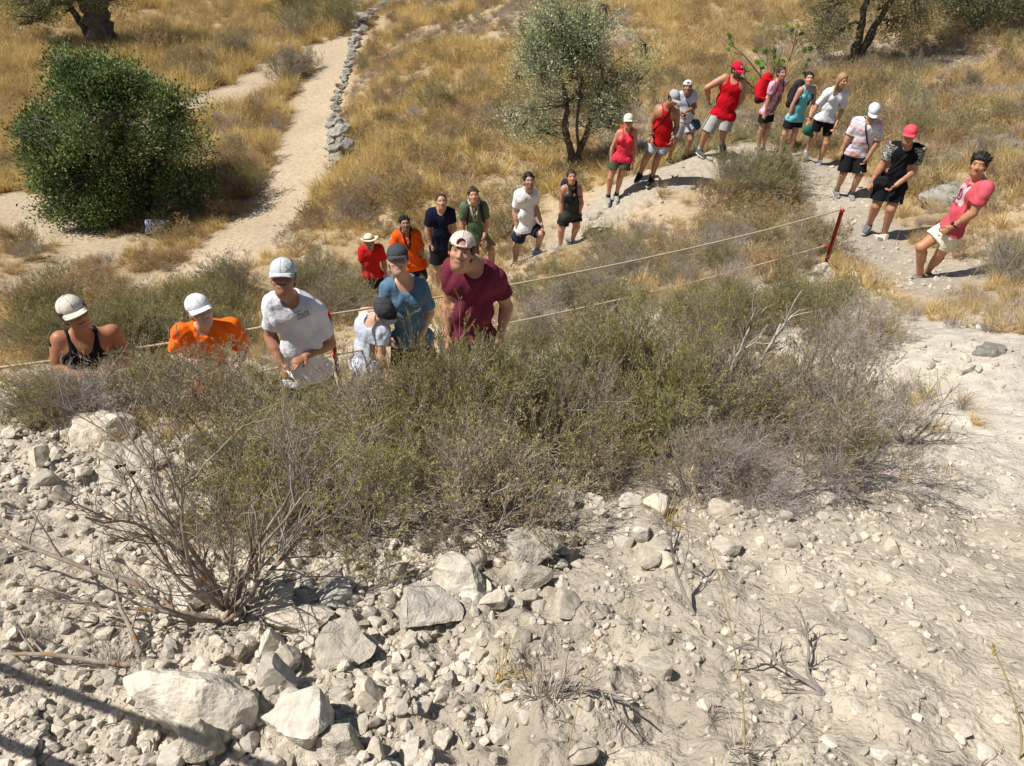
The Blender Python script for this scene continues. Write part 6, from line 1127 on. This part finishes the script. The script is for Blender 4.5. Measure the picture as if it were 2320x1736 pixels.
M_white = mat('white_print', (.75, .75, .75), .8)
printed(PR[5], PR[5]['chest']+PR[5]['r']*.06-PR[5]['up']*.06, .025, [[(-1, 0), (1, 0), (.6, .4), (-.6, .4)]], 'emblem', M_white)
def shorts_mark(i, q, t, side, w_, m=M_white):
    pr = PR[i]; W = pr['W']; sh = [c for c in pr['root'].children if c.name.startswith('shorts')][0]; T = bvh_of(sh, pr['base']); H, K = pr['H'+q], W['k'+q]; d = unit(K-H); dirn = unit(pr['fwd']+pr['r']*side); s_ = unit(np.cross(d, dirn)); c = H+(K-H)*t; V = []
    for a, b in [(-1, -.2), (-.3, .3), (0, 1), (.3, .3), (1, -.1), (.4, -.3), (.5, -1), (0, -.5), (-.6, -1), (-.35, -.3)]:
        p = c+s_*a*w_-d*b*w_; h = T.ray_cast(Vector(p+dirn*.3), Vector(-dirn)); V.append(np.array(h[0] if h[0] is not None else p)+dirn*.004-pr['base'])
    me = bpy.data.meshes.new('emblem'); me.from_pydata([tuple(v) for v in V], [], [tuple(range(10))]); me.materials.append(m); link('emblem', me, pr['root'])
shorts_mark(20, 'R', .72, .2, .03); shorts_mark(21, 'R', .52, .5, .018)
# side stripe of the pale shorts and of the dark ones
def stripe(i, q, side, m, w_=.014, t1=.93):
    pr = PR[i]; W = pr['W']; sh = [c for c in pr['root'].children if c.name.startswith('shorts')][0]; T = bvh_of(sh, pr['base']); H, K = pr['H'+q], W['k'+q]; V = []
    dirn = unit(pr['r']*side+pr['fwd']*.75); s_ = unit(np.cross(K-H, dirn))
    for t in np.linspace(-.1, t1, 9):
        for a in (-1, 1):
            p = H+(K-H)*t+s_*a*w_; h = T.ray_cast(Vector(p+dirn*.4), Vector(-dirn)); V.append(np.array(h[0] if h[0] is not None else p)+dirn*.004-pr['base'])
    me = bpy.data.meshes.new('stripe'); me.from_pydata([tuple(v) for v in V], [], [(2*k, 2*k+1, 2*k+3, 2*k+2) for k in range(8)]); me.materials.append(m); link('stripe', me, pr['root'])
stripe(16, 'L', -1, fabric((.02, .02, .025))); stripe(3, 'R', .9, mat('yellow_tape', (.55, .55, .05), .7), .006, .6)
def cap_mark(i, m, x, z, w_, poly):
    cap, oc, CM, hs = PS[i]['_cap']; V = []
    for a, b in poly:
        u_ = x+a*w_; v_ = z+b*w_; y = .106*math.sqrt(max(0, 1-(u_/.09)**2-(v_/.088)**2))+.0025; V.append(tuple(oc+(CM[0]*u_+CM[1]*y+CM[2]*v_)*hs-PR[i]['base']))
    me = bpy.data.meshes.new('emblem'); me.from_pydata(V, [], [tuple(range(len(V)))]); me.materials.append(m); link('emblem', me, cap)
cap_mark(1, M_ink, .0, .035, .011, [(-.5, -1), (-.1, -.2), (-.6, .6), (0, .5), (.3, 1.2), (.5, .5), (1, .2), (.3, .1), (.9, -1), (.2, -.3)]); cap_mark(16, M_white, 0, .040, .016, [(-1, -1), (-.5, -1), (-.5, .1), (.4, -1), (1, -1), (1, 1), (.5, 1), (.5, -.1), (-.4, 1), (-1, 1)])
cap_mark(3, fabric((.03, .04, .08)), .052, .045, .02, [(-1, -.8), (1, -.6), (.7, 1.2), (-.9, 1.8)])
for i in (4, 5): cap_mark(i, fabric((.22, .22, .25)), -.0, .055, .022, [(-.14, -1), (.14, -1), (.14, 1.3), (-.14, 1.3)])
cap_mark(14, M_ink, 0, .03, .012, [(-.3, -1), (.3, -1), (.6, 1), (-.5, .8)])
